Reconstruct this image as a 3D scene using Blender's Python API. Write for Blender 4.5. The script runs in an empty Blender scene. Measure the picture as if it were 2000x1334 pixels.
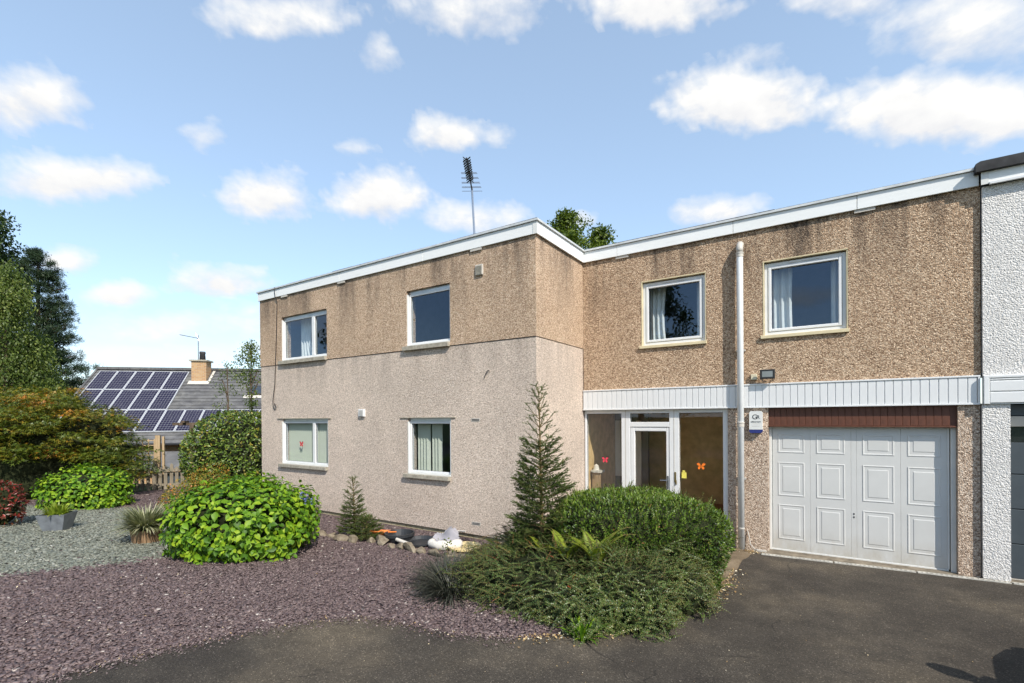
import bpy, bmesh, math, random
import numpy as np
from mathutils import Vector, Matrix

# ------------------------------------------------------------------ camera
scn = bpy.context.scene
COL = scn.collection
YAW, PITCH, ROLL = 0.573188, -0.0026545, -0.0071999
FW = np.array([-math.sin(YAW), math.cos(YAW), 0.0])
RT = np.array([math.cos(YAW), math.sin(YAW), 0.0])
UP = np.array([0, 0, 1.0])
f2 = FW * math.cos(PITCH) + UP * math.sin(PITCH)
u2 = UP * math.cos(PITCH) - FW * math.sin(PITCH)
r3 = RT * math.cos(ROLL) + u2 * math.sin(ROLL)
u3 = u2 * math.cos(ROLL) - RT * math.sin(ROLL)
CAM_Z = 2.3
cam_d = bpy.data.cameras.new('camera')
cam = bpy.data.objects.new('camera', cam_d)
COL.objects.link(cam)
m = Matrix.Identity(4)
for i in range(3):
    m[i][0], m[i][1], m[i][2] = r3[i], u3[i], -f2[i]
m[2][3] = CAM_Z
cam.matrix_world = m
cam_d.sensor_width = 36.0
cam_d.lens = 940.95 / 2000 * 36
cam_d.shift_y = (817.05 - 667) / 2000
cam_d.clip_start = 0.05
cam_d.clip_end = 5000
scn.camera = cam

# ------------------------------------------------------------------ light
SUN = np.array([1.7, -1.0, 1.75]); SUN = SUN / np.linalg.norm(SUN)
world = bpy.data.worlds.new('World')
scn.world = world
world.use_nodes = True
wn = world.node_tree.nodes; wl = world.node_tree.links
sky = wn.new('ShaderNodeTexSky')
sky.sky_type = 'NISHITA'
sky.sun_disc = False
sky.sun_elevation = math.asin(SUN[2])
sky.sun_rotation = math.atan2(SUN[0], SUN[1])
sky.altitude = 100
sky.air_density = 1.0
sky.dust_density = 0.5
sky.ozone_density = 2.0
bgn = wn['Background']
# thin bright summer haze over the whole sky, thicker towards the horizon
tc_ = wn.new('ShaderNodeTexCoord'); sx_ = wn.new('ShaderNodeSeparateXYZ'); wl.new(tc_.outputs['Generated'], sx_.inputs[0])
hz_ = wn.new('ShaderNodeValToRGB'); wl.new(sx_.outputs[2], hz_.inputs[0])
hz_.color_ramp.elements[0].position = 0.0; hz_.color_ramp.elements[0].color = (0.29, 0.345, 0.39, 1)
hz_.color_ramp.elements[1].position = 0.75; hz_.color_ramp.elements[1].color = (0.20, 0.265, 0.345, 1)
e_ = hz_.color_ramp.elements.new(0.22); e_.color = (0.27, 0.355, 0.435, 1)
sc0 = wn.new('ShaderNodeMix'); sc0.data_type = 'RGBA'; sc0.blend_type = 'MULTIPLY'; sc0.inputs[0].default_value = 1.0
wl.new(hz_.outputs[0], sc0.inputs[6]); sc0.inputs[7].default_value = (9.0, 9.0, 9.0, 1)
ad_ = wn.new('ShaderNodeMix'); ad_.data_type = 'RGBA'; ad_.blend_type = 'ADD'; ad_.inputs[0].default_value = 1.0
wl.new(sky.outputs[0], ad_.inputs[6]); wl.new(sc0.outputs[2], ad_.inputs[7])
wl.new(ad_.outputs[2], bgn.inputs['Color'])
bgn.inputs['Strength'].default_value = 0.11
sun_d = bpy.data.lights.new('sun', 'SUN')
sun_d.energy = 4.8
sun_d.angle = math.radians(0.53)
sun_d.color = (1.0, 0.94, 0.85)
sun = bpy.data.objects.new('sun', sun_d)
COL.objects.link(sun)
sun.rotation_euler = Vector((-SUN[0], -SUN[1], -SUN[2])).to_track_quat('-Z', 'Y').to_euler()
sun.location = (20, -10, 25)
scn.view_settings.view_transform = 'Standard'
scn.view_settings.look = 'None'
scn.view_settings.gamma = 1.0
scn.view_settings.exposure = 0.28
scn.view_settings.use_curve_mapping = False
scn.render.engine = 'CYCLES'
scn.cycles.max_bounces = 8
scn.cycles.transparent_max_bounces = 16
scn.cycles.caustics_reflective = False
scn.cycles.caustics_refractive = False
scn.cycles.use_denoising = True
scn.cycles.sample_clamp_indirect = 6.0

rng = np.random.default_rng(7)
random.seed(7)


# ------------------------------------------------------------------ ground shape
def gz(Y):
    Y = np.asarray(Y, float)
    t = np.clip(6.6 - Y, -20, 8.6)
    return 0.05 * np.log1p(np.exp(2 * t)) / 2


def terrain(X, Y):
    X = np.asarray(X, float); Y = np.asarray(Y, float)
    dep = X * FW[0] + Y * FW[1]
    t = np.clip((dep - 17.5) / 5.0, 0, 1)
    t = t * t * (3 - 2 * t)
    left = np.clip((-X - 12.9) / 2.0, 0, 1)
    return gz(Y) - 2.2 * t * left


# ------------------------------------------------------------------ material helpers
MATS = {}


class NT:
    def __init__(self, name):
        self.m = bpy.data.materials.new(name)
        self.m.use_nodes = True
        self.t = self.m.node_tree
        self.n = self.t.nodes
        self.l = self.t.links
        self.b = self.n['Principled BSDF']
        self.out = self.n['Material Output']
        MATS[name] = self.m

    def add(self, typ, **kw):
        nd = self.n.new('ShaderNode' + typ)
        for k, v in kw.items():
            if k in nd.inputs:
                self.set(nd.inputs[k], v)
            else:
                setattr(nd, k, v)
        return nd

    def set(self, inp, v):
        if hasattr(v, 'is_output') or isinstance(v, bpy.types.NodeSocket):
            self.l.new(v, inp)
        else:
            if inp.type == 'RGBA' and not isinstance(v, (int, float)) and len(v) == 3:
                v = (*v, 1)
            inp.default_value = v

    def coord(self, kind='Object', scale=None):
        c = self.add('TexCoord').outputs[kind]
        if scale is not None:
            mp = self.add('Mapping')
            self.l.new(c, mp.inputs['Vector'])
            mp.inputs['Scale'].default_value = scale
            c = mp.outputs[0]
        return c

    def noise(self, vec, scale, detail=4, rough=0.55, out='Fac'):
        nd = self.add('TexNoise')
        nd.inputs['Scale'].default_value = scale
        nd.inputs['Detail'].default_value = detail
        nd.inputs['Roughness'].default_value = rough
        self.l.new(vec, nd.inputs['Vector'])
        return nd.outputs[out]

    def vor(self, vec, scale, out='Distance', feature='F1'):
        nd = self.add('TexVoronoi', feature=feature)
        nd.inputs['Scale'].default_value = scale
        self.l.new(vec, nd.inputs['Vector'])
        return nd.outputs[out]

    def ramp(self, fac, stops, interp='LINEAR'):
        nd = self.add('ValToRGB')
        cr = nd.color_ramp
        cr.interpolation = interp
        while len(cr.elements) < len(stops):
            cr.elements.new(0.5)
        for e, (p, c) in zip(cr.elements, stops):
            e.position = p
            e.color = (*c, 1) if not isinstance(c, (int, float)) else (c, c, c, 1)
        self.l.new(fac, nd.inputs[0])
        return nd.outputs[0]

    def math(self, op, a, b=None, c=None, clamp=False):
        nd = self.add('Math', operation=op, use_clamp=clamp)
        self.set(nd.inputs[0], a)
        if b is not None: self.set(nd.inputs[1], b)
        if c is not None: self.set(nd.inputs[2], c)
        return nd.outputs[0]

    def mix(self, fac, a, b, blend='MIX'):
        nd = self.add('Mix', data_type='RGBA', blend_type=blend)
        self.set(nd.inputs[0], fac)
        self.set(nd.inputs[6], a)
        self.set(nd.inputs[7], b)
        return nd.outputs[2]

    def sep(self, vec):
        nd = self.add('SeparateXYZ'); self.l.new(vec, nd.inputs[0]); return nd.outputs

    def bump(self, h, strength=1.0, dist=0.01):
        nd = self.add('Bump')
        nd.inputs['Strength'].default_value = strength
        nd.inputs['Distance'].default_value = dist
        self.l.new(h, nd.inputs['Height'])
        self.l.new(nd.outputs[0], self.b.inputs['Normal'])
        return nd.outputs[0]

    def base(self, col, rough=0.6, spec=0.5, metal=0.0):
        self.set(self.b.inputs['Base Color'], col)
        self.set(self.b.inputs['Roughness'], rough)
        self.set(self.b.inputs['Specular IOR Level'], spec)
        self.set(self.b.inputs['Metallic'], metal)
        return self.m


def mat_plain(name, col, rough=0.5, spec=0.5, metal=0.0, var=0.08, scale=6.0, bump=0.0, bscale=80.0):
    t = NT(name)
    c = t.coord()
    n = t.noise(c, scale, 5)
    lo = tuple(max(0, x * (1 - var)) for x in col); hi = tuple(min(1, x * (1 + var)) for x in col)
    t.base(t.ramp(n, [(0.3, lo), (0.7, hi)]), rough, spec, metal)
    if bump:
        t.bump(t.noise(c, bscale, 3), bump, 0.004)
    return t.m


def mat_roughcast(name, pal, stain=0.6, scale=42.0, bumpd=0.02, zt=5.45, stain_len=1.6, stain_col=(0.07, 0.055, 0.045), seed=0.0):
    t = NT(name)
    c0 = t.coord()
    # warp so that the chippings are not regular cells
    nz = t.noise(c0, 30.0, 2, 0.5, 'Color')
    mp = t.add('Mix', data_type='VECTOR')
    mp.inputs[0].default_value = 0.012
    add = t.add('VectorMath', operation='MULTIPLY_ADD')
    t.l.new(nz, add.inputs[0]); add.inputs[1].default_value = (0.03, 0.03, 0.03); t.l.new(c0, add.inputs[2])
    c = add.outputs[0]
    v1 = t.add('TexVoronoi'); v1.inputs['Scale'].default_value = scale; t.l.new(c, v1.inputs['Vector'])
    v2 = t.add('TexVoronoi'); v2.inputs['Scale'].default_value = scale * 2.1; t.l.new(c, v2.inputs['Vector'])
    rnd = t.sep(v1.outputs['Color'])[0]
    rnd2 = t.sep(v2.outputs['Color'])[1]
    mixr = t.math('MULTIPLY_ADD', rnd2, 0.35, t.math('MULTIPLY', rnd, 0.65))
    n = len(pal)
    col = t.ramp(mixr, [(0.12 + 0.76 * i / (n - 1), p) for i, p in enumerate(pal)])
    big = t.noise(c0, 0.9, 4, 0.6)
    col = t.mix(1.0, col, t.ramp(big, [(0.25, (0.86, 0.85, 0.84)), (0.75, (1.10, 1.08, 1.06))]), 'MULTIPLY')
    if stain > 0:
        st = t.noise(t.coord('Object', (2.2, 2.2, 0.28)), 1.0, 5, 0.65)
        z = t.sep(c0)[2]
        top = t.math('MULTIPLY_ADD', z, 1 / stain_len, 1 - zt / stain_len, clamp=True)
        k = t.math('MULTIPLY', t.ramp(st, [(0.46, 0.0), (0.64, 1.0)]), t.math('POWER', top, 1.3))
        gr = t.noise(c0, 12.0, 4, 0.7)
        k = t.math('MULTIPLY', k, t.math('MULTIPLY_ADD', gr, 1.2, 0.2))
        k = t.math('MULTIPLY', k, stain, clamp=True)
        col = t.mix(k, col, stain_col)
    h = t.math('SUBTRACT', t.math('MULTIPLY_ADD', v2.outputs['Distance'], -0.35, 1.0), v1.outputs['Distance'])
    h = t.math('MULTIPLY_ADD', t.noise(c0, scale * 0.55, 3, 0.6), 0.8, h)
    t.base(col, 0.9, 0.2)
    t.bump(h, 1.0, bumpd)
    return t.m


def mat_glass(name, tint=(0.9, 0.95, 0.96), boost=2.0):
    t = NT(name)
    t.n.remove(t.b)
    tr = t.add('BsdfTransparent'); tr.inputs[0].default_value = (*tint, 1)
    gl = t.add('BsdfGlossy'); gl.inputs['Roughness'].default_value = 0.0
    gl.inputs[0].default_value = (0.62, 0.78, 1.0, 1)
    nb = t.add('Bump'); nb.inputs['Strength'].default_value = 0.05; nb.inputs['Distance'].default_value = 0.02
    t.l.new(t.noise(t.coord(), 1.3, 2), nb.inputs['Height'])
    t.l.new(nb.outputs[0], gl.inputs['Normal'])
    ge = t.add('NewGeometry')
    dt = t.add('VectorMath', operation='DOT_PRODUCT'); t.l.new(ge.outputs['Normal'], dt.inputs[0]); t.l.new(ge.outputs['Incoming'], dt.inputs[1])
    om = t.math('SUBTRACT', 1.0, t.math('ABSOLUTE', dt.outputs['Value']), clamp=True)
    fr = t.math('MULTIPLY_ADD', t.math('POWER', om, 5.0), 0.96, 0.04)          # same from either side of the pane
    k = t.math('MULTIPLY', fr, boost, clamp=True)
    mx = t.add('MixShader')
    t.l.new(k, mx.inputs[0]); t.l.new(tr.outputs[0], mx.inputs[1]); t.l.new(gl.outputs[0], mx.inputs[2])
    t.l.new(mx.outputs[0], t.out.inputs[0])
    return t.m


def mat_leaf(name, stops, transl=0.35, rough=0.45, spec=0.4, nvar=True):
    t = NT(name)
    at = t.add('Attribute', attribute_name='rnd')
    oi = t.add('ObjectInfo')
    f = at.outputs['Fac']
    if nvar:
        n = t.noise(t.coord('Object'), 2.2, 3)
        f = t.math('MULTIPLY_ADD', t.math('SUBTRACT', n, 0.5), 0.7, f, clamp=True)
    col = t.ramp(f, stops)
    t.base(col, rough, spec)
    tl = t.add('BsdfTranslucent')
    t.l.new(t.mix(1.0, col, (1.15, 1.2, 0.6), 'MULTIPLY'), tl.inputs[0])
    mx = t.add('MixShader'); mx.inputs[0].default_value = transl
    t.l.new(t.b.outputs[0], mx.inputs[1]); t.l.new(tl.outputs[0], mx.inputs[2])
    t.l.new(mx.outputs[0], t.out.inputs[0])
    return t.m


# ------------------------------------------------------------------ mesh helpers
ORG = {}


class MB:
    def __init__(self):
        self.v = []; self.f = []

    def box(self, x0, x1, y0, y1, z0, z1):
        b = len(self.v)
        self.v += [(x0, y0, z0), (x1, y0, z0), (x1, y1, z0), (x0, y1, z0), (x0, y0, z1), (x1, y0, z1), (x1, y1, z1), (x0, y1, z1)]
        self.f += [(b, b + 3, b + 2, b + 1), (b + 4, b + 5, b + 6, b + 7), (b, b + 1, b + 5, b + 4), (b + 1, b + 2, b + 6, b + 5), (b + 2, b + 3, b + 7, b + 6), (b + 3, b, b + 4, b + 7)]
        return self

    def cbox(self, x0, x1, y0, y1, z0, z1, c):
        """box whose front (low Y) face is chamfered by c"""
        b = len(self.v)
        self.v += [(x0, y1, z0), (x1, y1, z0), (x1, y1, z1), (x0, y1, z1),
                   (x0, y0 + c, z0), (x1, y0 + c, z0), (x1, y0 + c, z1), (x0, y0 + c, z1),
                   (x0 + c, y0, z0 + c), (x1 - c, y0, z0 + c), (x1 - c, y0, z1 - c), (x0 + c, y0, z1 - c)]
        for i in range(4):
            j = (i + 1) % 4
            self.f += [(b + i, b + j, b + 4 + j, b + 4 + i)[::-1], (b + 4 + i, b + 4 + j, b + 8 + j, b + 8 + i)[::-1]]
        self.f += [(b + 8, b + 9, b + 10, b + 11), (b, b + 3, b + 2, b + 1)]
        return self

    def poly(self, pts):
        b = len(self.v); self.v += [tuple(p) for p in pts]; self.f.append(tuple(range(b, b + len(pts)))); return self

    def prism(self, pts2, y0, y1):
        """extrude an (x,z) outline from y0 to y1"""
        b = len(self.v); n = len(pts2)
        self.v += [(x, y0, z) for x, z in pts2] + [(x, y1, z) for x, z in pts2]
        self.f.append(tuple(range(b, b + n))); self.f.append(tuple(range(b + 2 * n - 1, b + n - 1, -1)))
        for i in range(n):
            j = (i + 1) % n
            self.f.append((b + i, b + n + i, b + n + j, b + j))
        return self

    def tube(self, pts, rad, sides=8, caps=True):
        pts = [np.asarray(p, float) for p in pts]
        if not hasattr(rad, '__len__'): rad = [rad] * len(pts)
        b = len(self.v)
        prev = None
        for i, p in enumerate(pts):
            a = pts[max(0, i - 1)]; c = pts[min(len(pts) - 1, i + 1)]
            d = c - a; d = d / (np.linalg.norm(d) + 1e-9)
            ref = np.array([0, 0, 1.0]) if abs(d[2]) < 0.9 else np.array([1.0, 0, 0])
            if prev is not None and np.linalg.norm(np.cross(d, prev)) > 0.1: ref = prev
            s = np.cross(d, ref); s /= np.linalg.norm(s) + 1e-9
            t = np.cross(s, d); prev = t
            for k in range(sides):
                an = 2 * math.pi * k / sides
                self.v.append(tuple(p + rad[i] * (math.cos(an) * s + math.sin(an) * t)))
        for i in range(len(pts) - 1):
            for k in range(sides):
                k2 = (k + 1) % sides
                self.f.append((b + i * sides + k, b + i * sides + k2, b + (i + 1) * sides + k2, b + (i + 1) * sides + k))
        if caps:
            self.f.append(tuple(range(b, b + sides))[::-1]); e = b + (len(pts) - 1) * sides
            self.f.append(tuple(range(e, e + sides)))
        return self

    def lathe(self, prof, cx, cy, sides=24):
        b = len(self.v)
        for r, z in prof:
            for k in range(sides):
                an = 2 * math.pi * k / sides
                self.v.append((cx + r * math.cos(an), cy + r * math.sin(an), z))
        for i in range(len(prof) - 1):
            for k in range(sides):
                k2 = (k + 1) % sides
                self.f.append((b + i * sides + k, b + i * sides + k2, b + (i + 1) * sides + k2, b + (i + 1) * sides + k))
        if prof[0][0] > 1e-4: self.f.append(tuple(range(b, b + sides))[::-1])
        e = b + (len(prof) - 1) * sides
        if prof[-1][0] > 1e-4: self.f.append(tuple(range(e, e + sides)))
        return self

    def mesh(self, name, mat, origin=(0, 0, 0), smooth=False):
        me = bpy.data.meshes.new(name)
        o = np.asarray(origin, float)
        me.from_pydata([tuple(np.asarray(v, float) - o) for v in self.v], [], self.f)
        if smooth: me.polygons.foreach_set('use_smooth', [True] * len(me.polygons))
        if isinstance(mat, str): mat = MATS[mat]
        me.materials.append(mat)
        me.update()
        return me


def tag(o, label=None, cat=None, group=None, kind=None):
    if label: o['label'] = label
    if cat: o['category'] = cat
    if group: o['group'] = group
    if kind: o['kind'] = kind
    return o


def empty(name, loc, label, cat, group=None, rz=0.0):
    o = bpy.data.objects.new(name, None)
    o.empty_display_size = 0.2
    COL.objects.link(o)
    o.location = loc
    o.rotation_euler = (0, 0, rz)
    ORG[o.name] = tuple(loc) if rz == 0.0 else (0, 0, 0)
    return tag(o, label, cat, group)


def org(o):
    while o.parent is not None: o = o.parent
    return ORG.get(o.name, (0, 0, 0))


def part(name, mb, mat, parent, smooth=False, label=None, kind=None):
    me = mb if isinstance(mb, bpy.types.Mesh) else mb.mesh(name, mat, org(parent) if parent else (0, 0, 0), smooth)
    o = bpy.data.objects.new(name, me)
    COL.objects.link(o)
    o.parent = parent
    return tag(o, label, kind=kind)


def single(name, mb, mat, label, cat, loc=None, smooth=False, group=None, kind=None):
    """a thing that is one mesh; its origin sits at loc"""
    loc = loc or (0, 0, 0)
    o = bpy.data.objects.new(name, mb.mesh(name, mat, loc, smooth))
    o.location = loc
    COL.objects.link(o)
    ORG[o.name] = tuple(loc)
    return tag(o, label, cat, group, kind)


def struct(name, mb, mat, smooth=False):
    me = mb if isinstance(mb, bpy.types.Mesh) else mb.mesh(name, mat, (0, 0, 0), smooth)
    o = bpy.data.objects.new(name, me)
    COL.objects.link(o)
    return tag(o, kind='structure')


def mesh_np(name, V, polys, mat, rnd=None, smooth=False):
    me = bpy.data.meshes.new(name)
    V = np.ascontiguousarray(V, dtype=np.float32)
    me.vertices.add(len(V)); me.vertices.foreach_set('co', V.ravel())
    idx = np.concatenate([p.ravel() for p in polys]).astype(np.int32)
    tot = np.concatenate([np.full(len(p), p.shape[1]) for p in polys]).astype(np.int32)
    st = np.concatenate([[0], np.cumsum(tot)[:-1]]).astype(np.int32)
    me.loops.add(len(idx)); me.loops.foreach_set('vertex_index', idx)
    me.polygons.add(len(tot)); me.polygons.foreach_set('loop_start', st)
    if rnd is not None:
        a = me.attributes.new('rnd', 'FLOAT', 'POINT'); a.data.foreach_set('value', np.ascontiguousarray(rnd, dtype=np.float32))
    if isinstance(mat, str): mat = MATS[mat]
    me.materials.append(mat)
    me.update(calc_edges=True)
    if smooth: me.polygons.foreach_set('use_smooth', np.ones(len(tot), dtype=bool))
    return me


def norm(a):
    return a / (np.linalg.norm(a, axis=-1, keepdims=True) + 1e-9)


# ------------------------------------------------------------------ materials
mat_roughcast('tan_roughcast', [(0.20, 0.13, 0.085), (0.45, 0.315, 0.21), (0.62, 0.46, 0.325), (0.80, 0.66, 0.51)], 0.85, 78.0, 0.011)
mat_roughcast('pink_roughcast', [(0.31, 0.255, 0.205), (0.565, 0.465, 0.385), (0.70, 0.59, 0.50), (0.83, 0.735, 0.64)], 0.35, 78.0, 0.010, zt=3.6, stain_len=0.9)
mat_roughcast('brown_roughcast', [(0.17, 0.105, 0.065), (0.40, 0.275, 0.18), (0.58, 0.42, 0.285), (0.80, 0.64, 0.47)], 1.25, 62.0, 0.016)
mat_roughcast('pier_roughcast', [(0.20, 0.14, 0.10), (0.46, 0.345, 0.26), (0.63, 0.50, 0.39), (0.80, 0.69, 0.57)], 0.0, 58.0, 0.015)
mat_roughcast('white_roughcast', [(0.58, 0.57, 0.55), (0.70, 0.69, 0.67), (0.78, 0.77, 0.75)], 0.0, 52.0, 0.012)
t = NT('white_fascia')
c = t.coord()
nz = t.noise(t.coord('Object', (0.8, 0.8, 6)), 1.4, 6, 0.65)
t.base(t.ramp(nz, [(0.3, (0.80, 0.81, 0.80)), (0.62, (0.76, 0.77, 0.755)), (0.8, (0.55, 0.56, 0.54))]), 0.45, 0.4)
mat_plain('upvc', (0.69, 0.695, 0.69), 0.28, 0.5, var=0.03)
mat_plain('white_paint', (0.68, 0.68, 0.65), 0.4, 0.5, var=0.04)
mat_plain('aluminium', (0.55, 0.57, 0.58), 0.35, 0.5, 0.6, var=0.1)
mat_plain('drip_metal', (0.58, 0.59, 0.58), 0.5, 0.4, 0.2, var=0.15)
mat_plain('roof_felt', (0.05, 0.05, 0.052), 0.9, 0.2, var=0.3, bump=0.5)
mat_plain('sill_concrete', (0.34, 0.31, 0.25), 0.9, 0.2, var=0.3, scale=14, bump=0.6)
mat_plain('cream_trim', (0.62, 0.53, 0.34), 0.6, 0.3, var=0.12)
mat_plain('brown_board', (0.115, 0.045, 0.027), 0.5, 0.35, var=0.25, scale=8)
mat_plain('vent_grey', (0.50, 0.47, 0.42), 0.7, 0.3, var=0.1)
mat_plain('dark_gap', (0.03, 0.03, 0.03), 0.9, 0.1)
mat_plain('black_plastic', (0.018, 0.018, 0.019), 0.4, 0.5)
mat_plain('lamp_lens', (0.20, 0.22, 0.22), 0.2, 0.6)
mat_plain('cream_plastic', (0.62, 0.56, 0.40), 0.5, 0.4)
mat_plain('pipe_white', (0.72, 0.74, 0.74), 0.35, 0.5, var=0.05)
mat_plain('pipe_grey', (0.50, 0.47, 0.42), 0.5, 0.4, var=0.1)
mat_plain('blue_plastic', (0.02, 0.03, 0.16), 0.35, 0.5)
mat_plain('ink', (0.02, 0.025, 0.03), 0.6, 0.2)
mat_plain('steel', (0.42, 0.43, 0.45), 0.3, 0.5, 0.9)
mat_plain('brass', (0.55, 0.40, 0.14), 0.3, 0.5, 0.9)
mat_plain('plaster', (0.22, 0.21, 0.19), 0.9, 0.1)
mat_plain('dark_carpet', (0.10, 0.085, 0.07), 0.95, 0.05)
mat_plain('hall_panel', (0.66, 0.50, 0.27), 0.6, 0.3, var=0.2)
mat_plain('hall_wood', (0.34, 0.17, 0.07), 0.5, 0.4, var=0.2)
mat_plain('anthracite', (0.055, 0.068, 0.078), 0.4, 0.4, var=0.06)
t = NT('net_curtain')
t.base(t.ramp(t.noise(t.coord(), 5, 3), [(0.3, (0.60, 0.61, 0.60)), (0.7, (0.72, 0.72, 0.70))]), 0.9, 0.1)
mat_plain('blind_fabric', (0.58, 0.58, 0.48), 0.9, 0.1, var=0.04)
mat_plain('red_wing', (0.62, 0.02, 0.04), 0.6, 0.3)
mat_plain('pink_wing', (0.75, 0.06, 0.10), 0.6, 0.3)
mat_plain('orange_wing', (0.85, 0.20, 0.02), 0.6, 0.3)
mat_plain('yellow_paper', (0.72, 0.62, 0.12), 0.7, 0.2)
mat_plain('terracotta_orange', (0.72, 0.21, 0.05), 0.6, 0.3, var=0.12)
mat_plain('black_pot', (0.025, 0.027, 0.03), 0.45, 0.4, var=0.2)
mat_plain('fleece', (0.60, 0.57, 0.52), 0.95, 0.1, var=0.1, scale=30, bump=1.0, bscale=60)
mat_plain('grey_cloth', (0.30, 0.29, 0.31), 0.9, 0.1, var=0.15)
mat_plain('bowl_glaze', (0.62, 0.50, 0.25), 0.4, 0.5, var=0.15)
mat_plain('zinc', (0.24, 0.26, 0.285), 0.45, 0.4, 0.5, var=0.2, scale=9)
mat_plain('soil', (0.055, 0.04, 0.028), 0.95, 0.1, var=0.4, scale=25, bump=1.0)
t = NT('door_paint')
c = t.coord()
zz = t.sep(c)[2]
low = t.math('MULTIPLY_ADD', zz, -2.2, 0.95, clamp=True)
dirt = t.math('MULTIPLY', t.math('MULTIPLY', low, t.ramp(t.noise(t.coord('Object', (3, 3, 1.2)), 2.0, 6, 0.7), [(0.35, 0.0), (0.7, 1.0)])), 0.75)
t.base(t.mix(dirt, t.ramp(t.noise(c, 3.0, 4), [(0.3, (0.55, 0.55, 0.53)), (0.7, (0.59, 0.59, 0.57))]), (0.36, 0.31, 0.22)), 0.38, 0.45)
mat_plain('slab_concrete', (0.19, 0.16, 0.12), 0.95, 0.2, var=0.45, scale=7, bump=0.8, bscale=50)
mat_plain('drain_plastic', (0.46, 0.44, 0.39), 0.7, 0.3, var=0.25, scale=9)
mat_glass('window_glass', boost=2.3)
mat_glass('hall_glass', (0.92, 0.90, 0.84), 2.0)

t = NT('barrel_wood')
c = t.coord('Object', (14, 14, 1.2))
t.base(t.ramp(t.noise(c, 2.0, 5, 0.6), [(0.3, (0.13, 0.075, 0.04)), (0.7, (0.36, 0.24, 0.14))]), 0.8, 0.2)
t = NT('fence_wood')
c = t.coord('Object', (9, 9, 1.0))
t.base(t.ramp(t.noise(c, 3.0, 5, 0.6), [(0.3, (0.15, 0.125, 0.09)), (0.7, (0.30, 0.26, 0.195))]), 0.85, 0.15)
t = NT('post_wood')
c = t.coord('Object', (12, 12, 0.8))
t.base(t.ramp(t.noise(c, 2.0, 5, 0.6), [(0.3, (0.30, 0.21, 0.12)), (0.7, (0.48, 0.36, 0.22))]), 0.8, 0.2)
t = NT('bark')
c = t.coord('Object', (6, 6, 1.5))
n_ = t.noise(c, 4.0, 6, 0.65)
t.base(t.ramp(n_, [(0.3, (0.045, 0.032, 0.022)), (0.7, (0.16, 0.12, 0.085))]), 0.95, 0.1)
t.bump(n_, 0.8, 0.02)
t = NT('twig')
t.base(t.ramp(t.noise(t.coord(), 20, 3), [(0.3, (0.10, 0.065, 0.03)), (0.7, (0.22, 0.16, 0.07))]), 0.85, 0.2)
t = NT('garden_stone')
c = t.coord()
t.base(t.ramp(t.noise(c, 9, 6, 0.65), [(0.25, (0.085, 0.065, 0.045)), (0.5, (0.19, 0.155, 0.11)), (0.75, (0.33, 0.285, 0.215))]), 0.9, 0.2)
t.bump(t.noise(c, 30, 5), 0.7, 0.02)
t = NT('plinth_block')
c = t.coord()
t.base(t.ramp(t.noise(c, 5, 6, 0.65), [(0.25, (0.24, 0.21, 0.12)), (0.5, (0.40, 0.35, 0.22)), (0.75, (0.50, 0.45, 0.33))]), 0.9, 0.2)
t.bump(t.noise(c, 60, 4), 0.5, 0.005)

# asphalt
t = NT('asphalt')
c = t.coord()
fine = t.vor(c, 120.0, 'Color')
fr_ = t.sep(fine)[0]
big = t.noise(c, 0.55, 5, 0.6)
mid = t.noise(c, 3.2, 5, 0.65)
base = t.ramp(big, [(0.30, (0.038, 0.032, 0.026)), (0.5, (0.064, 0.054, 0.042)), (0.68, (0.118, 0.096, 0.068))])
base = t.mix(1.0, base, t.ramp(mid, [(0.25, 0.75), (0.75, 1.25)]), 'MULTIPLY')
base = t.mix(1.0, base, t.ramp(fr_, [(0.0, 0.62), (0.6, 1.0), (0.93, 1.2), (0.985, 2.6)]), 'MULTIPLY')
wv = t.add('VectorMath', operation='MULTIPLY_ADD'); t.l.new(t.noise(c, 1.6, 4, 0.6, 'Color'), wv.inputs[0]); wv.inputs[1].default_value = (0.5, 0.5, 0.0); t.l.new(c, wv.inputs[2])
ck = t.vor(wv.outputs[0], 0.33, 'Distance', 'DISTANCE_TO_EDGE')
crack = t.math('MULTIPLY', t.ramp(ck, [(0.0, 1.0), (0.0028, 0.0)]), t.ramp(t.noise(c, 0.8, 3), [(0.48, 0.0), (0.56, 1.0)]))
base = t.mix(t.math('MULTIPLY', crack, 0.7), base, (0.016, 0.014, 0.012))
spot = t.math('MULTIPLY', t.ramp(t.vor(c, 0.9), [(0.03, 1.0), (0.075, 0.0)]), t.ramp(t.noise(c, 9.0, 3), [(0.45, 0.0), (0.6, 1.0)]))
base = t.mix(t.math('MULTIPLY', spot, 0.6), base, (0.02, 0.018, 0.016))
t.base(base, 0.88, 0.25)
hh = t.math('ADD', t.math('MULTIPLY', t.vor(c, 120.0), -1.0), t.math('MULTIPLY', t.noise(c, 60, 4), 0.8))
t.bump(hh, 0.8, 0.006)
t = NT('path_concrete')
c = t.coord()
base = t.ramp(t.noise(c, 2.2, 6, 0.65), [(0.25, (0.10, 0.075, 0.05)), (0.5, (0.19, 0.145, 0.095)), (0.75, (0.30, 0.24, 0.165))])
t.base(t.mix(1.0, base, t.ramp(t.noise(c, 70, 3), [(0.3, 0.75), (0.7, 1.2)]), 'MULTIPLY'), 0.95, 0.15)
t.bump(t.noise(c, 60, 4), 0.7, 0.006)
t = NT('slate_bed_purple')
c = t.coord()
t.base(t.ramp(t.sep(t.vor(c, 30, 'Color'))[0], [(0.0, (0.045, 0.030, 0.030)), (0.6, (0.115, 0.078, 0.078)), (1, (0.18, 0.13, 0.125))]), 0.85, 0.3)
t.bump(t.vor(c, 30), 1.0, 0.02)
t = NT('grass_soil')
c = t.coord()
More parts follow.
